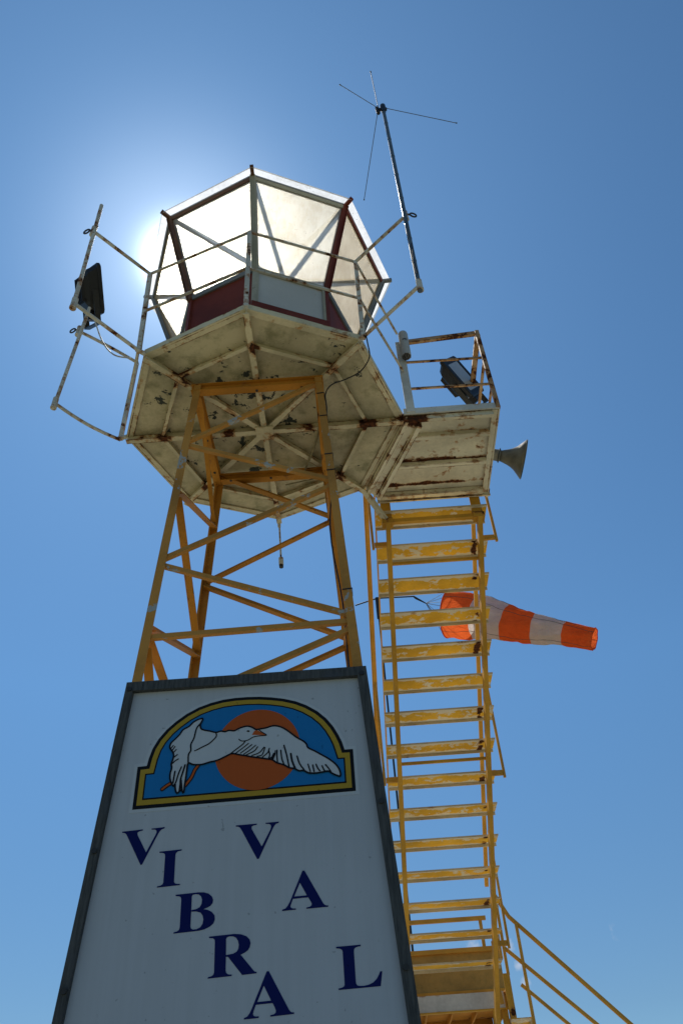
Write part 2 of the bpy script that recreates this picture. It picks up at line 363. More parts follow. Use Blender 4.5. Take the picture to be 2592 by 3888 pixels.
def part(name, parent, mat, fn, label=None, **kw):
    mb = MB(); fn(mb); o = mb.build(name, mat, parent, **kw)
    if label: o['label'] = label
    return o
def sub(a, b): return tuple(x - y for x, y in zip(a, b))
def lerp(a, b, t): return tuple(x + (y - x) * t for x, y in zip(a, b))

# ================================================================ GROUND
mb = MB(); e = 3000
for i in range(1):
    mb.face([(-e, -e, 0), (e, -e, 0), (e, e, 0), (-e, e, 0)])
g_ = mb.build('ground', M['ground']); g_['kind'] = 'structure'
mb = MB(); q0 = -DZ / S
mb.box((-1.6, -1.6, q0 + .003), (5.2, 6.4, q0 + .08))
g_ = mb.build('concrete_pad', M['concrete']); g_['kind'] = 'structure'
GZ = q0 + .08

# ================================================================ LOOKOUT TOWER
tower = thing('lookout_tower', 'tall yellow steel lattice tower with white eight-sided deck and glazed lookout cabin', 'tower', W((0, 0, GZ)))
la, lb, kx, ky, cx = .422, .488, .053, .021, .010
def corner(sx, sy, d): return (cx + sx * (la + kx * d), (-.472 - ky * d) if sy < 0 else (.445 + ky * d * 1.6), -d)
for sx in (-1, 1):
    for sy in (-1, 1):
        part('leg', tower, M['yellow_leg'] if sy < 0 else M['yellow_in'], lambda m, sx=sx, sy=sy: m.ang(corner(sx, sy, .05), corner(sx, sy, -GZ), (-sx, 0, 0), (0, -sy, 0), .046 if sy < 0 else .052, .007), label='rear tower leg in orange-yellow paint' if sy > 0 else None)
def brace(a, b, inward, mat, w=.040):
    a = Vector(a); b = Vector(b); inw = Vector(inward); d = (b - a).normalized(); side = d.cross(inw).normalized()
    if side.z < 0: side = -side
    a = a + inw * .010 - side * w / 2; b = b + inw * .010 - side * w / 2
    part('brace', tower, mat, lambda m: m.ang(a, b, side, inw, w, .006))
def fr(sx, sy, d, ix=0, iy=0):
    c = corner(sx, sy, d); return (c[0] - sx * ix, c[1] - sy * iy, c[2])
I_ = .03
zig_front = [(-1, .60, 1, .10), (-1, .64, 1, 1.03), (-1, 1.55, 1, 1.08), (-1, 1.60, 1, 2.00), (-1, 2.06, 1, 2.045), (-1, 2.53, 1, 2.09), (-1, 2.60, 1, 3.1), (-1, 3.6, 1, 3.15), (-1, 3.65, 1, 4.2)]
for s1, d1, s2, d2 in zig_front: brace(fr(s1, -1, d1, I_), fr(s2, -1, d2, I_), (0, 1, 0), M['yellow_leg'], .026)
zig_back = [(-1, .03, 1, .50), (1, .54, -1, 1.0), (-1, 1.04, 1, 1.51), (1, 1.57, -1, 1.98), (-1, 2.04, 1, 2.05), (-1, 2.1, 1, 2.6), (1, 2.65, -1, 3.1), (-1, 3.15, 1, 3.7), (1, 3.75, -1, 4.3)]
for s1, d1, s2, d2 in zig_back: brace(fr(s1, 1, d1, I_), fr(s2, 1, d2, I_), (0, -1, 0), M['yellow_in'], .044)
zig_side = [(-1, .04, 1, .48), (-1, 1.02, 1, .52), (-1, 1.07, 1, 1.52), (-1, 1.99, 1, 1.56), (-1, 2.05, 1, 2.12), (-1, 2.11, 1, 2.95), (-1, 3.5, 1, 3.0), (-1, 3.55, 1, 4.1)]
for sx in (-1, 1):
    for s1, d1, s2, d2 in zig_side: brace(fr(sx, s1, d1, 0, I_), fr(sx, s2, d2, 0, I_), (-sx, 0, 0), M['yellow_in'], .030 if d1 < .1 else .046)
# top frame under the deck
T0, T1 = -.050, -.112
TX0, TX1, TY0, TY1 = -.435, .445, -.478, .440
for nm, A, B in (('f', (TX0, TY0 + .03, 0), (TX1, TY0 + .03, 0)), ('b', (TX0 + .06, TY1 - .03, 0), (TX1 - .06, TY1 - .03, 0)), ('l', (TX0 + .03, TY0 + .063, 0), (TX0 + .03, TY1, 0)), ('r', (TX1 - .03, TY0 + .063, 0), (TX1 - .03, TY1, 0))):
    def fb(m, A=A, B=B):
        A = Vector(A); B = Vector(B)
        m.bar(A + Vector((0, 0, T0 - .004)), B + Vector((0, 0, T0 - .004)), .060, .008)
        m.bar(A + Vector((0, 0, T1)), B + Vector((0, 0, T1)), .054, .008)
        m.bar(A + Vector((0, 0, (T0 + T1) / 2 - .002)), B + Vector((0, 0, (T0 + T1) / 2 - .002)), .012, .050)
    part('top_beam', tower, M['yellow_in'], fb)

for x, y in ((-.30, TY1 - .045), (.0, TY1 - .045), (-.405, -.02), (-.405, .30), (.0, TY0 + .04), (.30, TY0 + .04)):
    part('bolt', tower, M['dark_steel'], lambda m, x=x, y=y: m.tube([(x, y, T1 - .004), (x, y, T1 - .009)], .009, 8))
# ---- octagonal deck
A8 = [math.radians(-90 + 45 * i) for i in range(8)]
def V8(i, rho, z): return (rho * math.cos(A8[i % 8]), rho * math.sin(A8[i % 8]), z)
def deckplate(m):
    for i in range(8):
        o = lambda r, z: V8(i, r, z); p = lambda r, z: V8(i + 1, r, z)
        m.face([W((0, 0, .012)), W(p(.985, .012)), W(o(.985, .012))], [(.5, .5)] * 3)
        m.face([W((0, 0, .022)), W(o(.985, .022)), W(p(.985, .022))], [(.5, .5)] * 3)
part('deck_plate', tower, M['cream'], deckplate)
for i in range(8):
    def rim(m, i=i):
        m.hexa([V8(i, .985, -.002), V8(i, 1.0, -.002), V8(i, 1.0, .050), V8(i, .985, .050), V8(i + 1, .985, -.002), V8(i + 1, 1.0, -.002), V8(i + 1, 1.0, .050), V8(i + 1, .985, .050)])
        m.hexa([V8(i, .945, -.001), V8(i, .984, -.001), V8(i, .984, .007), V8(i, .945, .007), V8(i + 1, .945, -.001), V8(i + 1, .984, -.001), V8(i + 1, .984, .007), V8(i + 1, .945, .007)])
    part('deck_rim', tower, M['rib'], rim)
    part('deck_rib', tower, M['rib'], lambda m, i=i: (m.bar(V8(i, .05, -.046), V8(i, .993, -.046), .040, .007), m.bar(V8(i, .05, -.016), V8(i, .983, -.016), .007, .052)))
    rr = .735
    a = Vector(V8(i, rr, 0)); b = Vector(V8(i + 1, rr, 0)); d = (b - a).normalized()
    part('ring_rib', tower, M['rib'], lambda m, a=a, b=b, d=d: (m.bar(a + d * .022 + Vector((0, 0, -.030)), b - d * .022 + Vector((0, 0, -.030)), .026, .006), m.bar(a + d * .006 + Vector((0, 0, -.008)), b - d * .006 + Vector((0, 0, -.008)), .006, .038)))
part('hub_plate', tower, M['rib'], lambda m: m.box((-.062, -.062, -.062), (.062, .062, -.0505)))
# overhanging bracket from the deck to the stair head
part('strut', tower, M['annexrib'], lambda m: m.bar((.70, .70, -.035), (.86, .855, -.235), .038, .038))

# ---- annex platform
PT = [(1.0, 0), (1.0, -.028), (1.678, -.028), (1.678, .842), (.80, .842), (.707, .707)]
def annex(m):
    u = lambda x, y: ((x - .8) / .88, min(1, max(0, ((y + .03) % .29) / .29)))
    # panels between the ribs so that rust gathers along the seams
    ys = [-.028, .17, .46, .707, .842]
    def xl(y): return 1.0 if y < 0 else 1.0 - y * .4142 if y <= .708 else .707 + (y - .707) * .69
    for k in range(4):
        y0, y1 = ys[k], ys[k + 1]; x0a, x0b = xl(y0), xl(y1)
        m.face([W((x0a, y0, .012)), W((x0b, y1, .012)), W((1.678, y1, .012)), W((1.678, y0, .012))], [(0, 0), (0, 1), (1, 1), (1, 0)])
        m.face([W((x0a, y0, .022)), W((1.678, y0, .022)), W((1.678, y1, .022)), W((x0b, y1, .022))], [(0, .5)] * 4)
part('annex_plate', tower, M['annex'], annex)
def edge(m, A, B, hh=.055): m.bar(A, B, .016, hh, (0, 0, 1))
part('annex_rim', tower, M['white'], lambda m: m.bar((1.0, -.036, .026), (1.686, -.036, .026), .012, .058))
part('annex_rim', tower, M['annexrib'], lambda m: m.bar((.80, .850, .006), (1.70, .850, .006), .014, .075))
part('annex_rim', tower, M['annexrib'], lambda m: (m.bar((1.685, -.03, .020), (1.685, .90, .020), .012, .052), m.bar((1.655, -.028, -.006), (1.655, .84, -.006), .040, .008)))
part('annex_rib', tower, M['annexrib'], lambda m: m.bar((.995, -.004, -.022), (1.640, -.004, -.022), .030, .044))
for y_, xs in ((.17, .965), (.46, .86)):
    part('annex_rib', tower, M['annexrib'], lambda m, y_=y_, xs=xs: (m.bar((xs + .06, y_ + .02, -.024), (1.634, y_ + .02, -.024), .030, .007), m.bar((xs + .06, y_, -.008), (1.634, y_, -.008), .006, .040)))
part('annex_rib', tower, M['annexrib'], lambda m: (m.bar((.82, .80, -.030), (1.634, .80, -.030), .044, .008), m.bar((.82, .775, -.010), (1.634, .775, -.010), .006, .040)))
# the two diagonal channels where annex meets deck
dx, dy = .383, .924      # along octagon edge V2-V3 is (-.383, .924)
for off, w_ in ((.018, .028), (.122, .032)):
    ax, ay = 1.0 + off * .924, -.01 + off * .383
    part('annex_channel', tower, M['annexrib'], lambda m, ax=ax, ay=ay, w_=w_, off=off: m.bar((ax, ay, -.030), (ax - .765 * dx * 1.04, ay + .765 * dy * 1.06, -.030), w_, .056))
part('annex_channel', tower, M['annexrib'], lambda m: m.bar((1.0 + .07 * .924, .02, -.016), (1.0 + .07 * .924 - .79 * dx, .02 + .79 * dy, -.016), .074, .010))

# ---- deck railing
HR = .94; MR = .465
posts = {7: ((-.735, -.728, .0), (-.765, -.733, HR)), 0: ((0, -1.004, .0), (0, -1.004, HR)), 1: ((.728, -.714, .0), (.735, -.716, HR)), 6: ((-1.045, .015, .0), (-1.048, .040, HR))}
for k, (a, b) in posts.items():
    part('railing_post', tower, M['rail'], lambda m, a=a, b=b: (m.hexa([(a[0] - .014, a[1] - .014, a[2]), (a[0] + .014, a[1] - .014, a[2]), (a[0] + .014, a[1] + .014, a[2]), (a[0] - .014, a[1] + .014, a[2]), (b[0] - .014, b[1] - .014, b[2]), (b[0] + .014, b[1] - .014, b[2]), (b[0] + .014, b[1] + .014, b[2]), (b[0] - .014, b[1] + .014, b[2])])))
    part('post_foot', tower, M['rail'], lambda m, a=a, k=k: m.tube([V8(k, .985, .012), (a[0], a[1], .012), (a[0] * 1.018, a[1] * 1.018, .012)], .016))
v2t = (1.045, -.062, HR); v2m = (1.04, -.055, MR)
def at(k, h): a, b = posts[k]; return lerp(a, b, h / HR)
for h in (HR, MR):
    for a, b in ((at(7, h), at(0, h)), (at(0, h), at(1, h)), (at(1, h), (1.045, -.06, h)), (at(7, h), at(6, h))):
        part('rail', tower, M['rail'], lambda m, a=a, b=b: m.bar(a, b, .016, .014))
# annex railing: rusty side
part('railing_post', tower, M['white'], lambda m: m.bar((1.052, -.046, .01), (1.052, -.046, .845), .062, .010, (0, 1, 0)), label='white flat corner post of annex railing')
part('railing_post', tower, M['rustrail'], lambda m: m.bar((1.678, -.034, .0), (1.678, -.034, .935), .030, .030, (0, 1, 0)), label='rusty corner post of annex railing')
for h, t in ((.905, .038), (.592, .018), (.274, .018)):
    part('rail', tower, M['rustrail'], lambda m, h=h, t=t: m.bar((1.06, -.040, h * (.93 if h > .9 else 1)), (1.66, -.036, h), t * .7, t), label='rusty annex rail' if h > .9 else None)
for h, t in ((.912, .042), (.600, .022), (.280, .018)):
    part('rail', tower, M['rustrail'], lambda m, h=h, t=t: m.bar((1.684, -.018, h), (1.684, .835, h), t, t * .6))
part('railing_post', tower, M['rustrail'], lambda m: m.bar((1.684, .83, .0), (1.684, .83, .93), .03, .03, (0, 1, 0)))

# ---- bracket arms that hold the poles and the antenna mast
def arm(a, b, sag=0):
    n = 9; pts = []
    for i in range(n):
        t = i / (n - 1); p = lerp(a, b, t); pts.append((p[0], p[1], p[2] - sag * math.sin(math.pi * t)))
    return part('bracket_arm', tower, M['rail'], lambda m: m.tube(pts, .0125))
def sleeve(x, y, z, mat='rail', h=.10, r=.0195): return part('bracket_sleeve', tower, M[mat], lambda m: (m.tube([(x, y, z - h / 2), (x, y, z + h / 2)], r), m.tube([(x, y, z - h / 2 - .004), (x, y, z - h / 2 + .012)], r * 1.1)))
def eye(x, y, z, ox, oy, s=.024, parent=None):
    pts = [(x + ox * .062 + s * math.cos(2 * math.pi * k / 14) * ox, y + oy * .062 + s * math.cos(2 * math.pi * k / 14) * oy, z + s * math.sin(2 * math.pi * k / 14) + .01) for k in range(15)]
    return part('eye_bolt', parent or tower, M['dark_steel'], lambda m: (m.tube([(x + ox * .012, y + oy * .012, z), (x + ox * .042, y + oy * .042, z + .005)], .007), m.tube(pts, .006)))
P7 = ((-1.050, -1.099), (-1.078, -1.090)); P6 = ((-1.414, -.332), (-1.418, -.290)); P1 = ((1.088, -1.057), (1.097, -1.045))
arm((-.735, -.728, .012), (P7[0][0], P7[0][1], .03)); arm((-.765, -.733, HR), (P7[1][0], P7[1][1], HR))
arm((-1.045, .015, -.005), (P6[0][0], P6[0][1], .03), .028); arm((-1.048, .04, HR), (P6[1][0], P6[1][1], HR), -.01)
arm((.728, -.714, .012), (P1[0][0], P1[0][1], .03)); arm((.735, -.716, HR), (P1[1][0], P1[1][1], HR))
for p in (P7, P6, P1):
    sleeve(p[0][0], p[0][1], .03); sleeve(p[1][0], p[1][1], HR)
eye(P7[1][0], P7[1][1], .97, -.95, .3); eye(P6[1][0], P6[1][1], .97, -.95, .3); eye(P1[1][0], P1[1][1], .97, .95, .3)

# ---- cabin
SR, SH, GR, GH, RR_, RH = .719, .925, 1.000, 1.800, 1.073, 1.826
wall_mat = {7: 'red', 0: 'grey_panel', 1: 'red', 2: 'grey_panel', 3: 'red', 4: 'grey_panel', 5: 'red', 6: 'grey_panel'}
fr_mat = {0: 'olive', 1: 'red', 7: 'brown', 2: 'greyframe', 6: 'greyframe', 3: 'greyframe', 4: 'greyframe', 5: 'greyframe'}
top_mat = {7: 'brown', 0: 'olive', 1: 'red'}
for i in range(8):
    a0, b0 = V8(i, SR - .012, .024), V8(i + 1, SR - .012, .024); a1, b1 = V8(i, SR - .012, SH), V8(i + 1, SR - .012, SH)
    def wl(m, i=i):
        m.hexa([V8(i, SR - .03, .024), V8(i, SR - .008, .024), V8(i, SR - .008, SH - .012), V8(i, SR - .03, SH - .012), V8(i + 1, SR - .03, .024), V8(i + 1, SR - .008, .024), V8(i + 1, SR - .008, SH - .012), V8(i + 1, SR - .03, SH - .012)])
    w_ = part('cabin_wall', tower, M[wall_mat[i]], wl)
    if i == 0:
        def trim(m, tt):
            f = lambda t, z: tuple(Vector(V8(0, SR, z)).lerp(Vector(V8(1, SR, z)), t))
            for t0, t1 in (tt,):
                m.hexa([f(t0, .03), f(t1, .03), f(t1, SH - .03), f(t0, SH - .03)] + [tuple(Vector(p) * 1.0 + Vector((.38, -.92, 0)) * .008) for p in (f(t0, .03), f(t1, .03), f(t1, SH - .03), f(t0, SH - .03))])
        for tt in ((.012, .055), (.935, .985)): part('wall_trim', w_, M['olive'], lambda m, tt=tt: trim(m, tt))
        def trim2(m):
            f = lambda t, z: tuple(Vector(V8(0, SR, z)).lerp(Vector(V8(1, SR, z)), t))
            m.hexa([f(-.03, .42), f(1.0, .42), f(1.0, .505), f(-.03, .505)] + [tuple(Vector(p) + Vector((.38, -.92, 0)) * .012) for p in (f(-.03, .42), f(1.0, .42), f(1.0, .505), f(-.03, .505))])
        part('wall_trim', w_, M['red'], lambda m: trim2(m), label='dark red trim strip')
    # window pane with its frame
    def P(t, s, out=0):
        lo = Vector(V8(i, SR, SH)).lerp(Vector(V8(i + 1, SR, SH)), t); hi = Vector(V8(i, GR, GH)).lerp(Vector(V8(i + 1, GR, GH)), t)
        p = lo.lerp(hi, s); mid = (A8[i] + math.radians(22.5)); nrm = Vector((math.cos(mid) * .95, math.sin(mid) * .95, -.31)); return tuple(p + nrm * out)
    def pane(m): m.hexa([P(.02, .015), P(.98, .015), P(.98, .99), P(.02, .99)] + [P(.02, .015, .005), P(.98, .015, .005), P(.98, .99, .005), P(.02, .99, .005)])
    wd = part('window', tower, M['pane_dirty' if i in (1, 2, 6) else 'pane'], pane)
    def wf(m, lo, hi, tm):
        r = [P(tm[0], lo, -.012), P(tm[0], hi, -.012), P(tm[0], hi, .014), P(tm[0], lo, .014), P(tm[1], lo, -.012), P(tm[1], hi, -.012), P(tm[1], hi, .014), P(tm[1], lo, .014)]
        m.hexa(r)
    part('window_frame', wd, M[top_mat.get(i, 'greyframe')], lambda m: wf(m, .965, 1.0, (.0, 1.0)))
    part('window_sill', wd, M['olive' if i in (0, 2) else 'greyframe'], lambda m: wf(m, -.020, .020, (.0, 1.0)))
    # corner mullion
    def mul(m, i=i):
        lo = V8(i, SR + .002, SH - .02); hi = V8(i, GR + .004, GH + .01); t = Vector((-math.sin(A8[i]), math.cos(A8[i]), 0)); n_ = Vector((math.cos(A8[i]) * .95, math.sin(A8[i]) * .95, -.31))
        r = []
        for p in (Vector(lo), Vector(hi)): r += [p - t * .025 - n_ * .03, p + t * .025 - n_ * .03, p + t * .022 + n_ * .012, p - t * .022 + n_ * .012]
        m.hexa(r)
        for sgn in (-1, 1):
            r = []
            for p in (Vector(lo), Vector(hi)): r += [p + t * sgn * .021 + n_ * .012, p + t * sgn * .013 + n_ * .012, p + t * sgn * .013 + n_ * .020, p + t * sgn * .021 + n_ * .020]
            m.hexa(r)
    part('mullion', tower, M[fr_mat[i]], mul)
    part('corner_post', tower, M['olive' if i in (0,) else 'red' if i in (1, 7) else 'greyframe'], lambda m, i=i: m.bar(V8(i, SR - .012, .024), V8(i, SR - .012, SH - .02), .034, .034, (math.cos(A8[i]), math.sin(A8[i]), 0)))
    part('roof_corner', tower, M['red' if i == 1 else 'brown' if i in (0, 7) else 'greyframe'], lambda m, i=i: m.bar(V8(i, GR - .02, GH + .012), V8(i, RR_ + .012, RH - .004), .028, .028))
ZE = 1.99 + (RH - 1.99) * (GR + .004) / RR_
def roof(m):
    for i in range(8): m.face([W((0, 0, 1.99)), W(V8(i, GR + .004, ZE)), W(V8(i + 1, GR + .004, ZE))], [(.5, .5)] * 3)
rf = part('roof', tower, M['roofpane'], roof)
def eave(m):
    for i in range(8):
        m.face([W(V8(i, GR + .004, ZE)), W(V8(i, RR_, RH)), W(V8(i + 1, RR_, RH)), W(V8(i + 1, GR + .004, ZE))])
        m.face([W(V8(i, RR_, RH)), W(V8(i, RR_ + .004, RH - .03)), W(V8(i + 1, RR_ + .004, RH - .03)), W(V8(i + 1, RR_, RH))])
part('roof_eave', rf, M['eave'], eave)
for i in range(8):
    part('roof_beam', rf, M['olive'], lambda m, i=i: m.bar(V8(i, .03, 1.945), V8(i, 1.0, GH + .018), .030, .030))
    part('roof_edge', rf, M['greyframe'], lambda m, i=i: m.bar(V8(i, GR + .004, GH + .014), V8(i + 1, GR + .004, GH + .014), .020, .022))

# ================================================================ SIGN BOARD
LETTERS = {"V1":[[[-0.4664,3.041],[-0.3831,3.0373],[-0.3825,3.0419],[-0.3945,3.0438],[-0.4022,3.0473],[-0.4033,3.0534],[-0.4005,3.0608],[-0.3592,3.1295],[-0.3297,3.0644],[-0.3256,3.0526],[-0.3275,3.0452],[-0.3336,3.0416],[-0.3473,3.0406],[-0.3483,3.0368],[-0.2949,3.034],[-0.295,3.0391],[-0.3063,3.0426],[-0.3136,3.0499],[-0.3193,3.0603],[-0.3695,3.1756],[-0.3757,3.1762],[-0.4423,3.062],[-0.4492,3.0513],[-0.4567,3.0465],[-0.4658,3.0453]]],"I":[[[-0.3057,3.1305],[-0.2177,3.1274],[-0.2178,3.1321],[-0.2325,3.1342],[-0.2394,3.1402],[-0.2409,3.1479],[-0.2372,3.2465],[-0.2355,3.2515],[-0.2304,3.2556],[-0.2225,3.2573],[-0.2131,3.2577],[-0.213,3.2621],[-0.3011,3.2656],[-0.3008,3.2612],[-0.2884,3.2591],[-0.281,3.2552],[-0.2783,3.2487],[-0.2814,3.1516],[-0.2829,3.1425],[-0.2882,3.1377],[-0.295,3.1359],[-0.3052,3.1352]]],"B":[[[-0.226,3.2963],[-0.1394,3.2933],[-0.1188,3.2946],[-0.1004,3.3002],[-0.0869,3.3112],[-0.0812,3.3235],[-0.0828,3.3353],[-0.0899,3.3443],[-0.1022,3.3501],[-0.1164,3.3544],[-0.0991,3.3583],[-0.0834,3.3664],[-0.0731,3.3782],[-0.0705,3.3923],[-0.0747,3.4059],[-0.0878,3.4165],[-0.1072,3.4244],[-0.1294,3.4282],[-0.2217,3.4318],[-0.2211,3.4276],[-0.2094,3.4251],[-0.2023,3.4206],[-0.2,3.4128],[-0.203,3.3155],[-0.205,3.307],[-0.2118,3.303],[-0.2256,3.3011]],[[-0.1636,3.3061],[-0.1607,3.301],[-0.1493,3.2991],[-0.1376,3.3011],[-0.128,3.3085],[-0.1236,3.3207],[-0.1241,3.335],[-0.1304,3.3464],[-0.1426,3.3522],[-0.1619,3.3552]],[[-0.1618,3.3601],[-0.142,3.3609],[-0.1264,3.3659],[-0.1176,3.3765],[-0.1139,3.3895],[-0.1155,3.4056],[-0.124,3.4169],[-0.1373,3.422],[-0.1497,3.4228],[-0.1575,3.4189],[-0.1604,3.4119]]],"R":[[[-0.0887,3.4504],[0.0046,3.4471],[0.0295,3.4501],[0.0496,3.4576],[0.061,3.4685],[0.0653,3.481],[0.063,3.4941],[0.056,3.5047],[0.044,3.512],[0.0303,3.5173],[0.0797,3.5721],[0.0846,3.5753],[0.0899,3.5759],[0.0898,3.5805],[0.038,3.5826],[-0.0154,3.5214],[-0.0227,3.521],[-0.022,3.5636],[-0.0196,3.5723],[-0.0139,3.5769],[-0.0066,3.5786],[0.0009,3.5789],[0.0006,3.5837],[-0.0841,3.5867],[-0.084,3.5823],[-0.0726,3.58],[-0.0656,3.5762],[-0.0629,3.5686],[-0.066,3.4693],[-0.0675,3.4614],[-0.0729,3.4571],[-0.0804,3.4557],[-0.0882,3.4552]],[[-0.0251,3.463],[-0.0222,3.4565],[-0.0124,3.4542],[-0.0,3.4549],[0.0113,3.4604],[0.0192,3.4714],[0.0224,3.4838],[0.0214,3.497],[0.0157,3.5065],[0.0025,3.5123],[-0.023,3.5153]]],"A1":[[[0.1255,3.5766],[0.1332,3.5764],[0.2043,3.6982],[0.2101,3.7051],[0.2159,3.7075],[0.2222,3.7079],[0.2219,3.7126],[0.1396,3.7158],[0.1398,3.7115],[0.1531,3.7091],[0.1581,3.7054],[0.1595,3.6995],[0.1552,3.6892],[0.1476,3.6757],[0.0895,3.6774],[0.0818,3.6959],[0.0799,3.7037],[0.0821,3.7098],[0.0892,3.7122],[0.1008,3.7123],[0.1004,3.7171],[0.049,3.7189],[0.049,3.7144],[0.0601,3.7109],[0.0679,3.702],[0.0757,3.6875]],[[0.1155,3.6215],[0.1167,3.6216],[0.1424,3.6679],[0.094,3.6694]]],"V2":[[[-0.0066,3.0477],[0.0783,3.0462],[0.0781,3.0507],[0.0654,3.0527],[0.0583,3.0556],[0.0568,3.062],[0.0593,3.069],[0.0997,3.1378],[0.1326,3.0749],[0.1359,3.0638],[0.1346,3.0552],[0.128,3.0511],[0.1138,3.0495],[0.1134,3.0455],[0.1673,3.0442],[0.1668,3.0487],[0.1551,3.0524],[0.1481,3.0604],[0.1425,3.0708],[0.0895,3.1842],[0.0824,3.185],[0.0175,3.0683],[0.01,3.0571],[0.0027,3.0532],[-0.0062,3.0523]]],"A2":[[[0.2588,3.2408],[0.2667,3.2406],[0.3351,3.363],[0.3415,3.3696],[0.3481,3.3717],[0.3537,3.3716],[0.3532,3.3765],[0.2713,3.3783],[0.2717,3.3739],[0.2844,3.372],[0.2907,3.3675],[0.2919,3.3614],[0.2876,3.3524],[0.2791,3.3386],[0.2211,3.3403],[0.2135,3.36],[0.2116,3.3665],[0.2142,3.3716],[0.2221,3.3741],[0.2324,3.3746],[0.2321,3.3787],[0.1805,3.3803],[0.181,3.3756],[0.193,3.3722],[0.201,3.3641],[0.2103,3.3486]],[[0.2481,3.2849],[0.2491,3.285],[0.2742,3.331],[0.226,3.3322]]],"L":[[[0.3765,3.5135],[0.4655,3.5119],[0.4653,3.5169],[0.4548,3.5177],[0.4459,3.5202],[0.4417,3.5242],[0.4399,3.5298],[0.4407,3.6268],[0.4417,3.635],[0.4452,3.6399],[0.4528,3.6421],[0.4681,3.6426],[0.4852,3.6403],[0.501,3.6346],[0.5142,3.6246],[0.5229,3.6122],[0.5288,3.6013],[0.5363,3.6014],[0.5269,3.6472],[0.3787,3.6503],[0.3788,3.6455],[0.3881,3.6445],[0.3967,3.6416],[0.4008,3.6365],[0.4009,3.6284],[0.3993,3.5315],[0.398,3.5258],[0.3927,3.5212],[0.3865,3.5194],[0.3764,3.5187]]]}
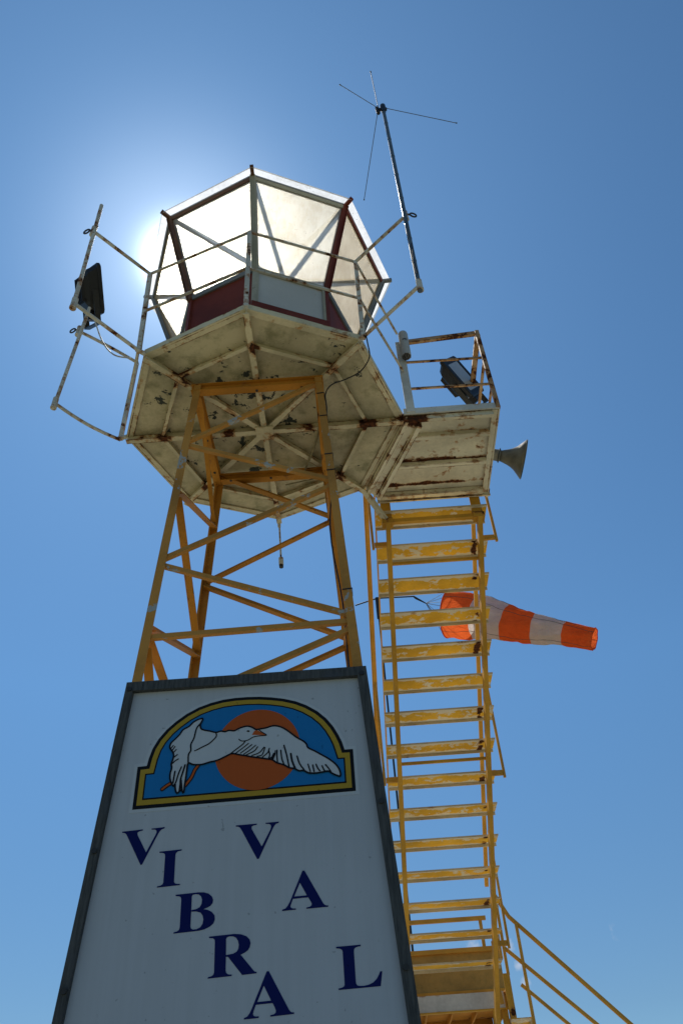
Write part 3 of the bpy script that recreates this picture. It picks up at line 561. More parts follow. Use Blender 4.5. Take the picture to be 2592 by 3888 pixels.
EMB = {"border":[[-0.4372,2.9537],[-0.4384,2.7685],[-0.3991,2.7666],[-0.3945,2.734],[-0.3833,2.6895],[-0.3618,2.645],[-0.3296,2.602],[-0.2927,2.5666],[-0.2483,2.5328],[-0.1961,2.5044],[-0.1426,2.4857],[-0.0883,2.4738],[-0.0335,2.4689],[0.0215,2.4685],[0.0766,2.4713],[0.1317,2.4787],[0.1867,2.4899],[0.2413,2.5072],[0.2886,2.5306],[0.3353,2.5628],[0.3744,2.6014],[0.4028,2.6416],[0.4241,2.6828],[0.4387,2.7193],[0.4479,2.7549],[0.4837,2.7548],[0.4849,2.9397]],"sun":[0.0739,2.7235,0.1847],"body":[[-0.1748,2.5631],[-0.194,2.5682],[-0.2141,2.5798],[-0.2305,2.5981],[-0.2561,2.6124],[-0.269,2.6339],[-0.2878,2.6548],[-0.3037,2.6726],[-0.3072,2.6911],[-0.2992,2.7042],[-0.2906,2.7172],[-0.2862,2.733],[-0.2888,2.7512],[-0.2928,2.7691],[-0.2896,2.7874],[-0.2935,2.8111],[-0.292,2.8349],[-0.2829,2.8561],[-0.2732,2.8685],[-0.2686,2.8571],[-0.2647,2.8836],[-0.2562,2.9],[-0.2458,2.8907],[-0.2376,2.8884],[-0.2309,2.9004],[-0.2277,2.8891],[-0.2278,2.8717],[-0.2254,2.8338],[-0.2238,2.8012],[-0.2207,2.7698],[-0.2014,2.7773],[-0.1782,2.7805],[-0.1553,2.7792],[-0.127,2.7716],[-0.107,2.7691],[-0.0872,2.763],[-0.0618,2.7511],[-0.0391,2.7405],[-0.0372,2.7399],[-0.0241,2.7419],[-0.001,2.7488],[0.022,2.754],[0.0482,2.7611],[0.0743,2.7664],[0.0971,2.7715],[0.1198,2.7766],[0.1393,2.7815],[0.1555,2.7946],[0.1749,2.8028],[0.191,2.809],[0.2102,2.8222],[0.2326,2.8272],[0.2516,2.8387],[0.2708,2.8384],[0.2897,2.8498],[0.312,2.8537],[0.3343,2.853],[0.3535,2.8511],[0.3758,2.8494],[0.3913,2.8605],[0.413,2.872],[0.424,2.8744],[0.4248,2.8579],[0.4179,2.8374],[0.4028,2.8161],[0.378,2.794],[0.3528,2.7767],[0.3211,2.7554],[0.2922,2.7376],[0.286,2.7215],[0.2732,2.7064],[0.2439,2.6865],[0.2177,2.6632],[0.1912,2.6414],[0.1645,2.6274],[0.1378,2.6239],[0.1079,2.6314],[0.0779,2.6346],[0.0646,2.6354],[0.0511,2.6253],[0.0308,2.6172],[0.0108,2.6186],[-0.0123,2.6259],[-0.0292,2.6344],[-0.053,2.631],[-0.0705,2.636],[-0.0886,2.6315],[-0.109,2.6364],[-0.1362,2.6279],[-0.1725,2.6171],[-0.1812,2.6002],[-0.1805,2.5889],[-0.1729,2.5698]],"strokes":[[[[-0.182,2.5888],[-0.1955,2.6073],[-0.201,2.6326],[-0.205,2.6578],[-0.216,2.6854],[-0.2137,2.7136],[-0.2225,2.7315],[-0.2207,2.7698]],18],[[[-0.1105,2.6362],[-0.1066,2.6525],[-0.116,2.6677],[-0.1382,2.6881],[-0.1665,2.7016],[-0.189,2.713]],15],[[[-0.1935,2.7151],[-0.197,2.7155]],13],[[[-0.2923,2.6844],[-0.3001,2.6948]],13],[[[-0.2845,2.6897],[-0.2933,2.7046]],13],[[[-0.2773,2.7043],[-0.2891,2.7173]],13],[[[-0.2707,2.728],[-0.2841,2.7393]],14],[[[-0.2645,2.7484],[-0.2782,2.7565],[-0.2873,2.7665]],14],[[[-0.2737,2.8036],[-0.2757,2.8272],[-0.2775,2.8536]],18],[[[-0.2481,2.786],[-0.2582,2.8166],[-0.264,2.8457],[-0.2706,2.8657]],17],[[[-0.233,2.778],[-0.2391,2.8061],[-0.2463,2.8382],[-0.2462,2.8617],[-0.2475,2.8877]],20],[[[-0.2463,2.8382],[-0.2378,2.8855]],22],[[[-0.007,2.6766],[-0.0002,2.6835],[0.0131,2.6863],[0.0328,2.6831],[0.0556,2.6706],[0.082,2.6672],[0.1068,2.6673],[0.1117,2.6641],[0.0916,2.65],[0.078,2.6375],[0.0696,2.6347]],12],[[[0.0198,2.6882],[0.0103,2.7009],[-0.0183,2.7233],[-0.0373,2.7375]],14],[[[0.0349,2.6992],[0.011,2.7185],[-0.0192,2.7406]],12.375539004312033],[[[0.0499,2.7056],[0.0275,2.7232],[0.002,2.7414]],12.375539004312033],[[[0.0664,2.7103],[0.0408,2.7311],[0.0168,2.7467]],12.375539004312033],[[[0.0748,2.718],[0.0605,2.7361],[0.0252,2.7525]],13.500588004704039],[[[0.1027,2.7218],[0.0835,2.7447],[0.0513,2.7561]],13.500588004704039],[[[0.1067,2.7238],[0.0952,2.7559],[0.0741,2.7613]],13.500588004704039],[[[0.1257,2.7287],[0.1194,2.7474],[0.097,2.7664]],13.500588004704039],[[[0.1225,2.7372],[0.1277,2.7583],[0.123,2.7752]],15.750686005488044],[[[0.1519,2.7411],[0.1488,2.7599],[0.1263,2.7754]],13.500588004704039],[[[0.1591,2.7399],[0.1586,2.7641],[0.161,2.7916]],15.750686005488044],[[[0.1472,2.7563],[0.1392,2.7764]],33.75147001176009],[[[0.1748,2.7411],[0.1797,2.7793],[0.1878,2.8037]],15.750686005488044],[[[0.1888,2.7195],[0.2007,2.7672],[0.2102,2.8189]],16.875735005880045],[[[0.218,2.7599],[0.2232,2.7928],[0.2358,2.8275]],21.37593100744806],[[[0.2445,2.7732],[0.2553,2.8087],[0.274,2.837]],16.875735005880045],[[[0.2905,2.813],[0.2994,2.8455]],14.62563700509604],[[[0.3103,2.8178],[0.3153,2.8466]],15.750686005488044],[[[0.3242,2.8154],[0.3317,2.8345],[0.3393,2.8451]],15.750686005488044],[[[0.3496,2.824],[0.3555,2.8396],[0.36,2.8466]],15.750686005488044],[[[0.3642,2.8201],[0.3748,2.8343],[0.3853,2.8517]],15.750686005488044]],"beak":[[0.0486,2.6594],[0.0582,2.6421],[0.0697,2.6383],[0.0882,2.6498],[0.1084,2.6628],[0.1051,2.6654]],"eye":[[0.0238,2.6406],[0.0297,2.6364],[0.0364,2.6379],[0.0392,2.6425],[0.0333,2.6456],[0.0283,2.6431]],"leg":[[-0.1779,2.7836],[-0.1907,2.8037],[-0.2013,2.8326],[-0.2165,2.855],[-0.2253,2.8675]],"foot":[[-0.2833,2.8517],[-0.3034,2.8634],[-0.3208,2.8772]],"px":0.000291}
sign = thing('sign_board', 'tall pale grey trapezoid sign board with seabird emblem and navy letters on tower front', 'sign', W((0, -.56, -4.2)))
def SP(u, v, o=0): return (u, -.518 - .021 * v - o, -v)
uL = lambda v: -.5345 - (v - 2.36) * .0571; uR = lambda v: .5689 + (v - 2.36) * .0606
VT, VB = 2.362, 4.2
def quad_slab(m, c, o0, o1): m.hexa([SP(u, v, o0) for u, v in c] + [SP(u, v, o1) for u, v in c])
part('panel', sign, M['signwhite'], lambda m: quad_slab(m, [(uL(VT) + .02, VT + .02), (uR(VT) - .02, VT + .02), (uR(VB) - .02, VB), (uL(VB) + .02, VB)], -.012, 0))
FWd, FWl = .042, .033
part('frame_bar', sign, M['frame'], lambda m: quad_slab(m, [(uL(VT), VT), (uR(VT), VT), (uR(VT) - FWd, VT + .046), (uL(VT) + FWl, VT + .046)], -.016, .026))
part('frame_bar', sign, M['frame'], lambda m: quad_slab(m, [(uL(VT), VT), (uL(VT) + FWl, VT + .046), (uL(VB) + FWl, VB), (uL(VB), VB)], -.016, .026))
part('frame_bar', sign, M['frame'], lambda m: quad_slab(m, [(uR(VT) - FWd, VT + .046), (uR(VT), VT), (uR(VB), VB), (uR(VB) - FWd, VB)], -.016, .026))
part('frame_bar', sign, M['frame'], lambda m: quad_slab(m, [(uL(VB), VB), (uR(VB), VB), (uR(VB) + .002, VB + .05), (uL(VB) - .002, VB + .05)], -.016, .026))
for v in (2.40, 3.0, 3.12, 3.6):
    for sd in (-1, 1):
        if v > 2.9 and sd < 0 and v < 3.1: continue
        u = (uR(v) - .024) if sd > 0 else (uL(v) + .020)
        if v == 3.12 and sd > 0: continue
        part('bolt', sign, M['dark_steel'], lambda m, u=u, v=v: m.tube([SP(u, v, .025), SP(u, v, .033)], .011, 12))
from mathutils.geometry import tessellate_polygon
def flat(m, loops, o, mat=0, th=.0012):
    pts = [p for l in loops for p in l]
    tris = tessellate_polygon([[Vector((p[0], p[1], 0)) for p in l] for l in loops])
    for t in tris:
        f = [W(SP(*pts[k], o)) for k in t]
        if (f[1] - f[0]).cross(f[2] - f[0]).y > 0: f.reverse()
        m.face(f, [(.5, .5)] * 3, mat)
    for l in loops:
        for k in range(len(l)):
            a, b = l[k - 1], l[k]
            m.face([W(SP(*a, o)), W(SP(*b, o)), W(SP(*b, o - th)), W(SP(*a, o - th))], [(.5, .5)] * 4, mat)
def smooth_loop(l, it=1):
    return l
def inset(l, d):
    n = len(l); out = []
    ar = sum(l[i - 1][0] * l[i][1] - l[i][0] * l[i - 1][1] for i in range(n)); sg = 1 if ar > 0 else -1
    for i in range(n):
        a = Vector(l[i - 1]); b = Vector(l[i]); c = Vector(l[(i + 1) % n])
        e1 = (b - a).normalized(); e2 = (c - b).normalized(); n1 = Vector((-e1.y, e1.x)) * sg; n2 = Vector((-e2.y, e2.x)) * sg
        bis = (n1 + n2); k = bis.length_squared / 2; out.append(tuple(b + bis * d / max(k, .3)))
    return out
NM = {'V1': 'V', 'I': 'I', 'B': 'B', 'R': 'R', 'A1': 'A', 'V2': 'V', 'A2': 'A', 'L': 'L'}
for k, loops in LETTERS.items():
    part('letter', sign, M['navy'], lambda m, loops=loops: flat(m, loops, .0012), label='navy serif capital letter ' + NM[k])
B0 = EMB['border']; px = EMB['px']
emb = part('emblem', sign, M['stickerwhite'], lambda m: flat(m, [inset(B0, -.014)], .0012), label='arched seabird emblem with gold border')
part('emblem_outline', emb, M['s_black'], lambda m: flat(m, [B0], .0022))
part('emblem_border', emb, M['s_yellow'], lambda m: flat(m, [inset(B0, .0150)], .0032))
part('emblem_outline', emb, M['s_black'], lambda m: flat(m, [inset(B0, .0365)], .0042))
part('emblem_sky', emb, M['s_blue'], lambda m: flat(m, [inset(B0, .0430)], .0052))
su, sv, sr = EMB['sun']
part('emblem_sun', emb, M['s_orange'], lambda m: flat(m, [[(su + sr * math.cos(2 * math.pi * k / 72), sv + sr * math.sin(2 * math.pi * k / 72)) for k in range(72)]], .0062))
def ribbon(m, pts, w, o, mat=0):
    # resample with a Catmull-Rom so strokes run smoothly
    P_ = [Vector(p) for p in pts]
    if len(P_) > 2:
        Q = [P_[0] * 2 - P_[1]] + P_ + [P_[-1] * 2 - P_[-2]]; out = []
        for i in range(1, len(Q) - 2):
            for t in (0, .34, .67):
                a, b, c, d = Q[i - 1], Q[i], Q[i + 1], Q[i + 2]
                out.append(.5 * ((2 * b) + (c - a) * t + (2 * a - 5 * b + 4 * c - d) * t * t + (3 * b - a - 3 * c + d) * t ** 3))
        out.append(P_[-1]); P_ = out
    n = len(P_); L = []; R2 = []
    for i in range(n):
        d = (P_[min(i + 1, n - 1)] - P_[max(i - 1, 0)]).normalized(); s_ = Vector((-d.y, d.x)) * w / 2
        L.append(P_[i] + s_); R2.append(P_[i] - s_)
    for i in range(n - 1):
        f = [W(SP(*L[i], o)), W(SP(*L[i + 1], o)), W(SP(*R2[i + 1], o)), W(SP(*R2[i], o))]
        if (f[1] - f[0]).cross(f[2] - f[0]).y > 0: f.reverse()
        m.face(f, [(.5, .5)] * 4, mat)
    for e_, c_ in ((0, P_[0]), (n - 1, P_[-1])):
        f = [W(SP(c_.x + w / 2 * math.cos(2 * math.pi * k / 10), c_.y + w / 2 * math.sin(2 * math.pi * k / 10), o + .0001)) for k in range(10)]
        if (f[1] - f[0]).cross(f[2] - f[0]).y > 0: f.reverse()
        m.face(f, [(.5, .5)] * 10, mat)
bd = [tuple(p) for p in EMB['body']]
part('bird_leg', emb, [M['s_black'], M['s_orange']], lambda m: [ribbon(m, EMB[k], 62 * px, .0068, 0) for k in ('leg', 'foot')] + [ribbon(m, EMB[k], 30 * px, .0074, 1) for k in ('leg', 'foot')])
bird = part('bird', emb, M['stickerwhite'], lambda m: flat(m, [bd], .0082))
def strokes(m):
    ribbon(m, bd + [bd[0]], 26 * px, .0090)
    for j, (p, w) in enumerate(EMB['strokes']): ribbon(m, p, w * 1.3 * px, .0094 + .00001 * j)
    flat(m, [EMB['eye']], .0093)
part('bird_outline', emb, M['s_black'], strokes)
part('bird_beak', emb, M['s_orange'], lambda m: flat(m, [EMB['beak']], .0088))

# ================================================================ STAIRCASE
stair = thing('staircase', 'steep yellow steel stairs with white worn treads, landing and lower flight beside tower', 'staircase', W((1.25, 4.2, GZ)))
XL, XR, Y0, Z0, DY, DZs, DR = .774, 1.650, .835, -.145, .200, .184, -.023
NT = 15
def tread(m):
    y, z = Y0, Z0
    m.hexa([(XL, y + .002, z), (XL, y + .186, z), (XL, y + .186, z + .007), (XL, y + .002, z + .007), (XR, y + .002, z), (XR, y + .186, z), (XR, y + .186, z + .007), (XR, y + .002, z + .007)], 0)
    m.hexa([(XL, y - .004, z - .004), (XL, y, z - .004), (XL, y, z + .009), (XL, y - .004, z + .009), (XR, y - .004, z - .004), (XR, y, z - .004), (XR, y, z + .009), (XR, y - .004, z + .009)], 1)
    m.hexa([(XL, y + .188, z - .024), (XL, y + .194, z - .024), (XL, y + .194, z + .009), (XL, y + .188, z + .009), (XR, y + .188, z - .024), (XR, y + .194, z - .024), (XR, y + .194, z + .009), (XR, y + .188, z + .009)], 1)
t0 = part('tread', stair, [M['tread'], M['lip']], tread)
for i in range(1, NT):
    c = t0.copy(); col.objects.link(c); c.parent = stair; c.location = (DR * DY * i * S, DY * i * S, -DZs * i * S)
def SL(x, y, h): # point on the stair slope: x offset at stair head, h above the tread nosing line
    return (x + DR * (y - Y0), y, Z0 - DZs / DY * (y - Y0) + h)
Yb = Y0 + DY * (NT + .85)
for x in (.862, 1.575):
    part('stringer', stair, M['yellow'], lambda m, x=x: m.bar(SL(x, Y0 + .0, -.105), SL(x, Yb, -.105), .034, .075, (0, .3, 1)))
    part('hanger', stair, M['yellow'], lambda m, x=x: m.bar((x - .004 + .0, Y0 + .03, -.24), (x - .004, Y0 + .03, -.01), .080, .010, (0, 1, 0)))
    part('hanger_block', stair, M['yellow'], lambda m, x=x: m.box((x - .046, Y0 - .01, -.265), (x + .040, Y0 + .06, -.215)))
part('cross_bar', stair, M['yellow'], lambda m: m.ang((.90, Y0 + .0, -.255), (1.54, Y0 + .0, -.255), (0, 0, 1), (0, 1, 0), .034, .006))
part('cross_bar', stair, M['yellow'], lambda m: m.bar(SL(.885, Y0 + DY * 1.42, -.04), SL(1.56, Y0 + DY * 1.42, -.04), .018, .022))
part('cross_bar', stair, M['yellow'], lambda m: m.bar(SL(.885, Y0 + DY * 7.40, -.05), SL(1.56, Y0 + DY * 7.40, -.05), .018, .022))
# handrails
part('handrail', stair, M['yellow_rail'], lambda m: (m.bar(SL(.734, .95, .90), SL(.734, 3.6, .90), .042, .030), m.bar(SL(.727, .95, .878), SL(.727, 3.6, .878), .008, .014)))
part('handrail', stair, M['yellow_rail'], lambda m: m.bar(SL(1.662, .95, .90), SL(1.662, 3.9, .90), .034, .030))
part('mid_rail', stair, M['yellow_rail'], lambda m: m.bar(SL(.792, .92, .46), SL(.792, 3.7, .46), .012, .022))
for yy, sidex, xo in ((1.02, -1, .742), (1.02, 1, 1.712), (2.44, -1, .742), (2.44, 1, 1.712), (3.52, 1, 1.70)):
    base = SL(xo, yy, -.02)
    part('railing_post', stair, M['yellow_rail'], lambda m, base=base, sidex=sidex, xo=xo: (m.bar((base[0], base[1], base[2] - .03), (base[0] - sidex * .0, base[1], base[2] + .93), .020, .020, (0, 1, 0)), m.bar((base[0] - sidex * .012, base[1], base[2] + .01), (base[0] - sidex * .14, base[1], base[2] + .01), .022, .040)))
# landing
LZ = -2.875; LY0, LY1, LX0, LX1 = 4.06, 5.22, .62, 1.625
part('landing_plate', stair, M['yellow_in'], lambda m: m.box((LX0, LY0 + .01, LZ - .012), (LX1, LY1, LZ)))
part('landing_beam', stair, M['beampanel'], lambda m: m.box((LX0, LY0 - .012, LZ - .128), (LX1 - .02, LY0, LZ + .004)))
part('landing_beam', stair, M['yellow'], lambda m: m.bar((LX0, LY0 + .012, LZ - .124), (LX1, LY0 + .012, LZ - .124), .055, .010))
for k, x in enumerate((.95, 1.18, 1.40)): part('landing_beam', stair, M['yellow_in'], lambda m, x=x: m.box((x, LY0 + .03, LZ - .075), (x + .014, LY1 - .02, LZ - .013)))
part('landing_beam', stair, M['yellow'], lambda m: m.box((LX1 + .002, LY0 - .04, LZ - .12), (LX1 + .012, LY1, LZ + .02)))
part('landing_beam', stair, M['yellow_in'], lambda m: m.box((LX0, LY1 + .002, LZ - .13), (LX1, LY1 + .012, LZ)))
# sheet panel on the far side of the landing
part('kick_panel', stair, M['ochre'], lambda m: m.box((LX0, LY1 + .03, -2.66), (1.80, LY1 + .036, -2.27)))
part('mid_rail', stair, M['yellow_rail'], lambda m: m.box((LX0, LY1 + .0, -2.305), (1.80, LY1 + .03, -2.262)))
part('mid_rail', stair, M['yellow_rail'], lambda m: m.box((LX0, LY1 + .0, -2.668), (1.80, LY1 + .03, -2.640)))
part('handrail', stair, M['yellow_rail'], lambda m: m.box((LX0, LY1 + .08, -1.992), (1.725, LY1 + .12, -1.955)))
part('railing_post', stair, M['yellow_rail'], lambda m: m.bar((1.665, LY1 + .06, -2.875), (1.665, LY1 + .10, -1.99), .034, .022, (0, 1, 0)))
part('railing_post', stair, M['yellow_rail'], lambda m: m.bar((.68, LY1 + .06, -2.875), (.68, LY1 + .10, -1.99), .034, .022, (0, 1, 0)))
# support legs of the landing
for x, y in ((1.520, LY0 + .01), (1.600, LY0 + .05), (.70, LY0 + .01), (1.58, LY1 - .05), (.70, LY1 - .05)):
    part('support_leg', stair, M['yellow'], lambda m, x=x, y=y: m.bar((x, y, GZ), (x, y, LZ - .12), .050, .050, (0, 1, 0)))
part('railing_post', stair, M['yellow_rail'], lambda m: m.bar((1.575, LY0 - .06, LZ - .10), (1.555, LY0 - .06, LZ + .05), .034, .02, (0, 1, 0)))
part('railing_post', stair, M['yellow_rail'], lambda m: m.bar((1.670, LY0 - .03, -2.76), (1.670, LY0 - .03, -2.14), .024, .024, (0, 1, 0)))
part('corner_plate', stair, M['yellow'], lambda m: m.bar((1.648, LY0 - .05, -3.085), (1.648, LY0 - .05, -2.75), .056, .016, (0, 1, 0)))
# lower flight descending to the right
LD, LZ2 = .215, .185
lt0 = None
for i in range(13):
    x = 1.632 + LD * i; z = -3.080 - LZ2 * i
    if z < GZ + .05: break
    if lt0 is None: lt0 = part('tread', stair, [M['tread'], M['lip']], lambda m: (m.box((x, LY0, z), (x + .19, LY1 - .1, z + .008)), m.box((x - .006, LY0, z - .03), (x - .0005, LY1 - .1, z + .008), 1), m.box((x + .1905, LY0, z - .03), (x + .196, LY1 - .1, z + .008), 1)))
    else:
        c = lt0.copy(); col.objects.link(c); c.parent = stair; c.location = (LD * i * S, 0, -LZ2 * i * S)
sl = LZ2 / LD
for y in (LY0 - .02, LY1 - .08):
    part('stringer', stair, M['yellow'], lambda m, y=y: m.bar((1.66, y, -3.26), (1.66 + (-3.26 - GZ) / sl, y, GZ), .018, .11))
part('railing_post', stair, M['yellow_rail'], lambda m: m.bar((1.632, LY0 - .06, -2.64), (1.632, LY0 - .06, -2.47), .022, .018, (0, 1, 0)))
def lowrail(a, b, ext, y, r=.017, pre=None):
    a = Vector((a[0], y, a[1])); b = Vector((b[0], y, b[1])); d = (b - a); e_ = a + d * ext
    pts = ([pre] if pre else []) + [tuple(a), tuple(b), tuple(e_)]
    part('handrail' if pre else 'mid_rail', stair, M['yellow_rail'], lambda m: m.tube(pts, r, 10))
for y, dxx, dzz in ((LY0, 0, 0),):
    lowrail((1.767 + dxx, -2.292), (2.618 + dxx, -3.175), 2.1, y, .0185, (1.662 + dxx, y - (.0 if y > 4.5 else .02), -2.095))
    lowrail((1.672, -2.535), (2.341, -3.160), 2.6, y, .0165)
    lowrail((1.770, -2.832), (2.108, -3.145), 4.4, y, .0150)
    for k in range(3):
        xx = 1.818 + k * 1.15; zz = -2.346 - k * 1.15 * 1.037
        part('railing_post', stair, M['yellow_rail'], lambda m, xx=xx, zz=zz, y=y: m.bar((xx, y - .016, max(GZ, zz - .80)), (xx, y - .016, zz), .026, .018, (0, 1, 0)))

# ================================================================ FLOODLIGHTS
def floodlight(name_label, loc, rotm, scale, pole=None):
    t = thing('floodlight', name_label, 'floodlight', W(loc), 'floodlights on the deck railings')
    o = Vector(loc)
    T_ = lambda p: tuple(o + rotm @ (Vector(p) * scale))
    def shell(m):
        # front bezel, tapered reflector housing behind: a flat deep tray with chamfered corners
        def ring(w, h, y, c=.22): return [(-w + c * w, y, -h), (w - c * w, y, -h), (w, y, -h + c * h), (w, y, h - c * h), (w - c * w, y, h), (-w + c * w, y, h), (-w, y, h - c * h), (-w, y, -h + c * h)]
        rs = [ring(.78, .84, -.015, .12), ring(.80, .86, -.04, .12), ring(.95, 1.0, -.04, .10), ring(1.0, 1.05, 0, .10), ring(1.0, 1.05, .10, .10), ring(.92, .97, .12, .14), ring(.78, .80, .42, .25), ring(.45, .42, .60, .35), ring(.40, .38, .62, .35)]
        for a, b in zip(rs, rs[1:]):
            for k in range(8):
                k2 = (k + 1) % 8; m.face([W(T_(a[k])), W(T_(b[k])), W(T_(b[k2])), W(T_(a[k2]))], [(.5, .5)] * 4)
        m.face([W(T_(p)) for p in rs[-1]][::-1], [(.5, .5)] * 8); m.face([W(T_(p)) for p in rs[0]], [(.5, .5)] * 8)
        for xx in (-.5, -.25, 0, .25, .5):
            r = [(xx - .02, .40, -.62), (xx + .02, .40, -.62), (xx + .02, .40, .62), (xx - .02, .40, .62), (xx - .02, .66, -.5), (xx + .02, .66, -.5), (xx + .02, .66, .5), (xx - .02, .66, .5)]
            m.hexa([T_(p) for p in r])
        m.hexa([T_(p) for p in ((-.35, .1, -1.25), (.35, .1, -1.25), (.35, .1, -1.0), (-.35, .1, -1.0), (-.35, .45, -1.25), (.35, .45, -1.25), (.35, .45, -.85), (-.35, .45, -.85))])
    part('housing', t, M['black'], shell)
    part('front_glass', t, M['glass_lamp'], lambda m: m.face([W(T_(p)) for p in ((-.66, -.028, -.74), (.66, -.028, -.74), (.66, -.028, .74), (-.66, -.028, .74))]))
    def yoke(m):
        m.hexa([T_(p) for p in ((1.01, .15, -.1), (1.07, .15, -.1), (1.07, .35, -.1), (1.01, .35, -.1), (1.01, .15, -1.45), (1.07, .15, -1.45), (1.07, .35, -1.45), (1.01, .35, -1.45))])
        m.hexa([T_(p) for p in ((-1.07, .15, -.1), (-1.01, .15, -.1), (-1.01, .35, -.1), (-1.07, .35, -.1), (-1.07, .15, -1.45), (-1.01, .15, -1.45), (-1.01, .35, -1.45), (-1.07, .35, -1.45))])
        m.hexa([T_(p) for p in ((-1.07, .15, -1.45), (-1.07, .35, -1.45), (-1.07, .35, -1.51), (-1.07, .15, -1.51), (1.07, .15, -1.45), (1.07, .35, -1.45), (1.07, .35, -1.51), (1.07, .15, -1.51))])
    part('yoke', t, M['dark_steel'], yoke)
    return t
def lampbasis(n, a):
    """n: direction the glass faces, a: long axis, both as (right, up, away) seen from the forecourt"""
    n = (CR * n[0] + CU * n[1] + FW * n[2]).normalized(); a = CR * a[0] + CU * a[1] + FW * a[2]; a = (a - n * a.dot(n)).normalized()
    y = -n; x = y.cross(a); return Matrix((x, y, a)).transposed()
floodlight('black floodlight seen from behind on the left outrigger pole of the deck', (-1.360, -.305, 1.465), lampbasis((.82, .10, .56), (-.08, 1, -.1)) @ Matrix.Diagonal((.145, .225, .190)), 1.0)
floodlight('black floodlight with pale glass tilted inside the rusty annex railing', (1.60, .40, .93), lampbasis((.57, .54, -.54), (-.70, .74, .12)) @ Matrix.Diagonal((.15, .22, .19)), 1.0)

# ================================================================ POLES IN THE LEFT BRACKETS, ANTENNA
pl_ = MB(); pl_.tube([(P7[0][0], P7[0][1], -.03), (-1.074, -1.100, 1.295)], .0135, 14); pl_.tube([(-1.068, -1.098, .985), (-1.068, -1.098, 1.0)], .0155, 14); pl_.tube([(-1.072, -1.099, 1.15), (-1.072, -1.099, 1.155)], .0145, 14)
tag(pl_.build('holder_pole', M['rail']), 'bare white rusty pole standing upright in the upper left bracket arms', 'pole', 'poles in the left bracket arms')
pl_ = MB(); pl_.tube([(P6[0][0], P6[0][1], -.03), (-1.375, -.31, 1.22)], .0135, 14)
tag(pl_.build('holder_pole', M['rail']), 'white rusty pole in the lower left bracket carrying a black floodlight', 'pole', 'poles in the left bracket arms')
ant = thing('radio_antenna', 'blue-grey antenna mast with four thin radial rods rising right of the cabin', 'antenna', W((1.085, -1.056, -.03)))
HB = Vector((1.104, -1.062, 2.82))
part('mast', ant, M['bluegrey'], lambda m: (m.tube([(1.085, -1.056, -.03), tuple(HB)], .0145, 14), [m.tube([tuple(Vector((1.085, -1.056, -.03)).lerp(HB, t)), tuple(Vector((1.085, -1.056, -.03)).lerp(HB, t + .004))], .0162, 14) for t in (.12, .22, .42, .55, .66, .77, .88)]))
part('antenna_hub', ant, M['black'], lambda m: (m.tube([(HB.x, HB.y, HB.z - .10), (HB.x, HB.y, HB.z - .02), (HB.x, HB.y, HB.z + .03), (HB.x, HB.y, HB.z + .045)], [.018, .024, .024, .010], 14), m.tube([(HB.x - .045, HB.y + .01, HB.z - .085), (HB.x - .05, HB.y + .01, HB.z + .02)], .017, 12), m.bar((HB.x - .06, HB.y, HB.z - .04), (HB.x + .03, HB.y, HB.z - .04), .02, .03)))
for v in ((-.37, -.35, -.42), (-.133, -.445, -.469), (.586, .049, -.30), (-.2, .64, -.33)):
    b = HB + Vector(v); d = Vector(v).normalized(); a = HB + Vector((-.04 if v[0] < 0 else .01, 0, -.01))
    part('radial_rod', ant, M['rod'], lambda m, a=a, b=b: (m.tube([tuple(a), tuple(b)], .0030, 8), m.tube([tuple(b), tuple(b + (b - a).normalized() * .012)], .0055, 8)))
part('mast_cable', ant, M['cable'], lambda m: m.tube([(1.083, -1.09, .12), (1.075, -1.095, .24), (1.085, -1.085, .36), (1.09, -1.08, .50)], .005, 8))

# ================================================================ CANISTER, LOUDSPEAKER, HANGING ROD
can = thing('signal_canister', 'small white cylindrical canister with chipped paint on annex corner post', 'canister', W((1.085, -.085, .60)))
part('shell', can, M['canister'], lambda m: m.tube([(1.083, -.095, .595), (1.083, -.095, .61), (1.083, -.095, .87), (1.083, -.095, .885), (1.083, -.095, .890)], [.036, .0375, .0375, .034, .020], 24))
def grille(m):
    for k in range(7):
        for j in range(7):
            x = (k - 3) * .010; y = (j - 3) * .010
            if math.hypot(x, y) > .032: continue
            m.tube([(1.083 + x + random.uniform(-.002, .002), -.095 + y, .588), (1.083 + x, -.095 + y, .597)], .0042, 6)
part('grille', can, M['dark_steel'], grille)
part('clamp', can, M['white'], lambda m: m.bar((1.083, -.060, .66), (1.083, -.060, .78), .03, .02, (0, 1, 0)))
hn = thing('horn_loudspeaker', 'grey weathered horn loudspeaker pointing right from the annex edge', 'loudspeaker', W((1.70, .55, .10)))
ha = Vector((1.708, .55, .128)); hd = Vector((.94, -.03, -.36)).normalized(); HLn = .262
prof = [(0, .034), (.012, .046), (.05, .047), (.056, .052), (.064, .047), (.075, .042), (.10, .050), (.13, .060), (.16, .074), (.19, .094), (.22, .124), (.245, .150), (.252, .154)]
part('horn_bell', hn, M['horn'], lambda m: m.tube([tuple(ha + hd * t) for t, r in prof[5:]], [r for t, r in prof[5:]], 36, caps=False), solid=.002)
part('driver', hn, M['horn'], lambda m: m.tube([tuple(ha + hd * t) for t, r in prof[:6]], [r for t, r in prof[:6]], 20))
def tor(c, d, R0, r0, n=36):
    d = Vector(d).normalized(); a = d.cross(Vector((0, 0, 1))).normalized(); b = d.cross(a); c = Vector(c)
    return [tuple(c + (a * math.cos(2 * math.pi * k / n) + b * math.sin(2 * math.pi * k / n)) * R0) for k in range(n + 1)]
part('bell_rim', hn, M['horn'], lambda m: m.tube(tor(ha + hd * .252, hd, .154, 0), .003, 6, caps=False))
part('bracket', hn, M['dark_steel'], lambda m: (m.bar((1.69, .55, .105), (1.78, .545, .085), .03, .008), m.tube(tor(ha + hd * .06, hd, .054, 0, 24), .004, 6, caps=False)))
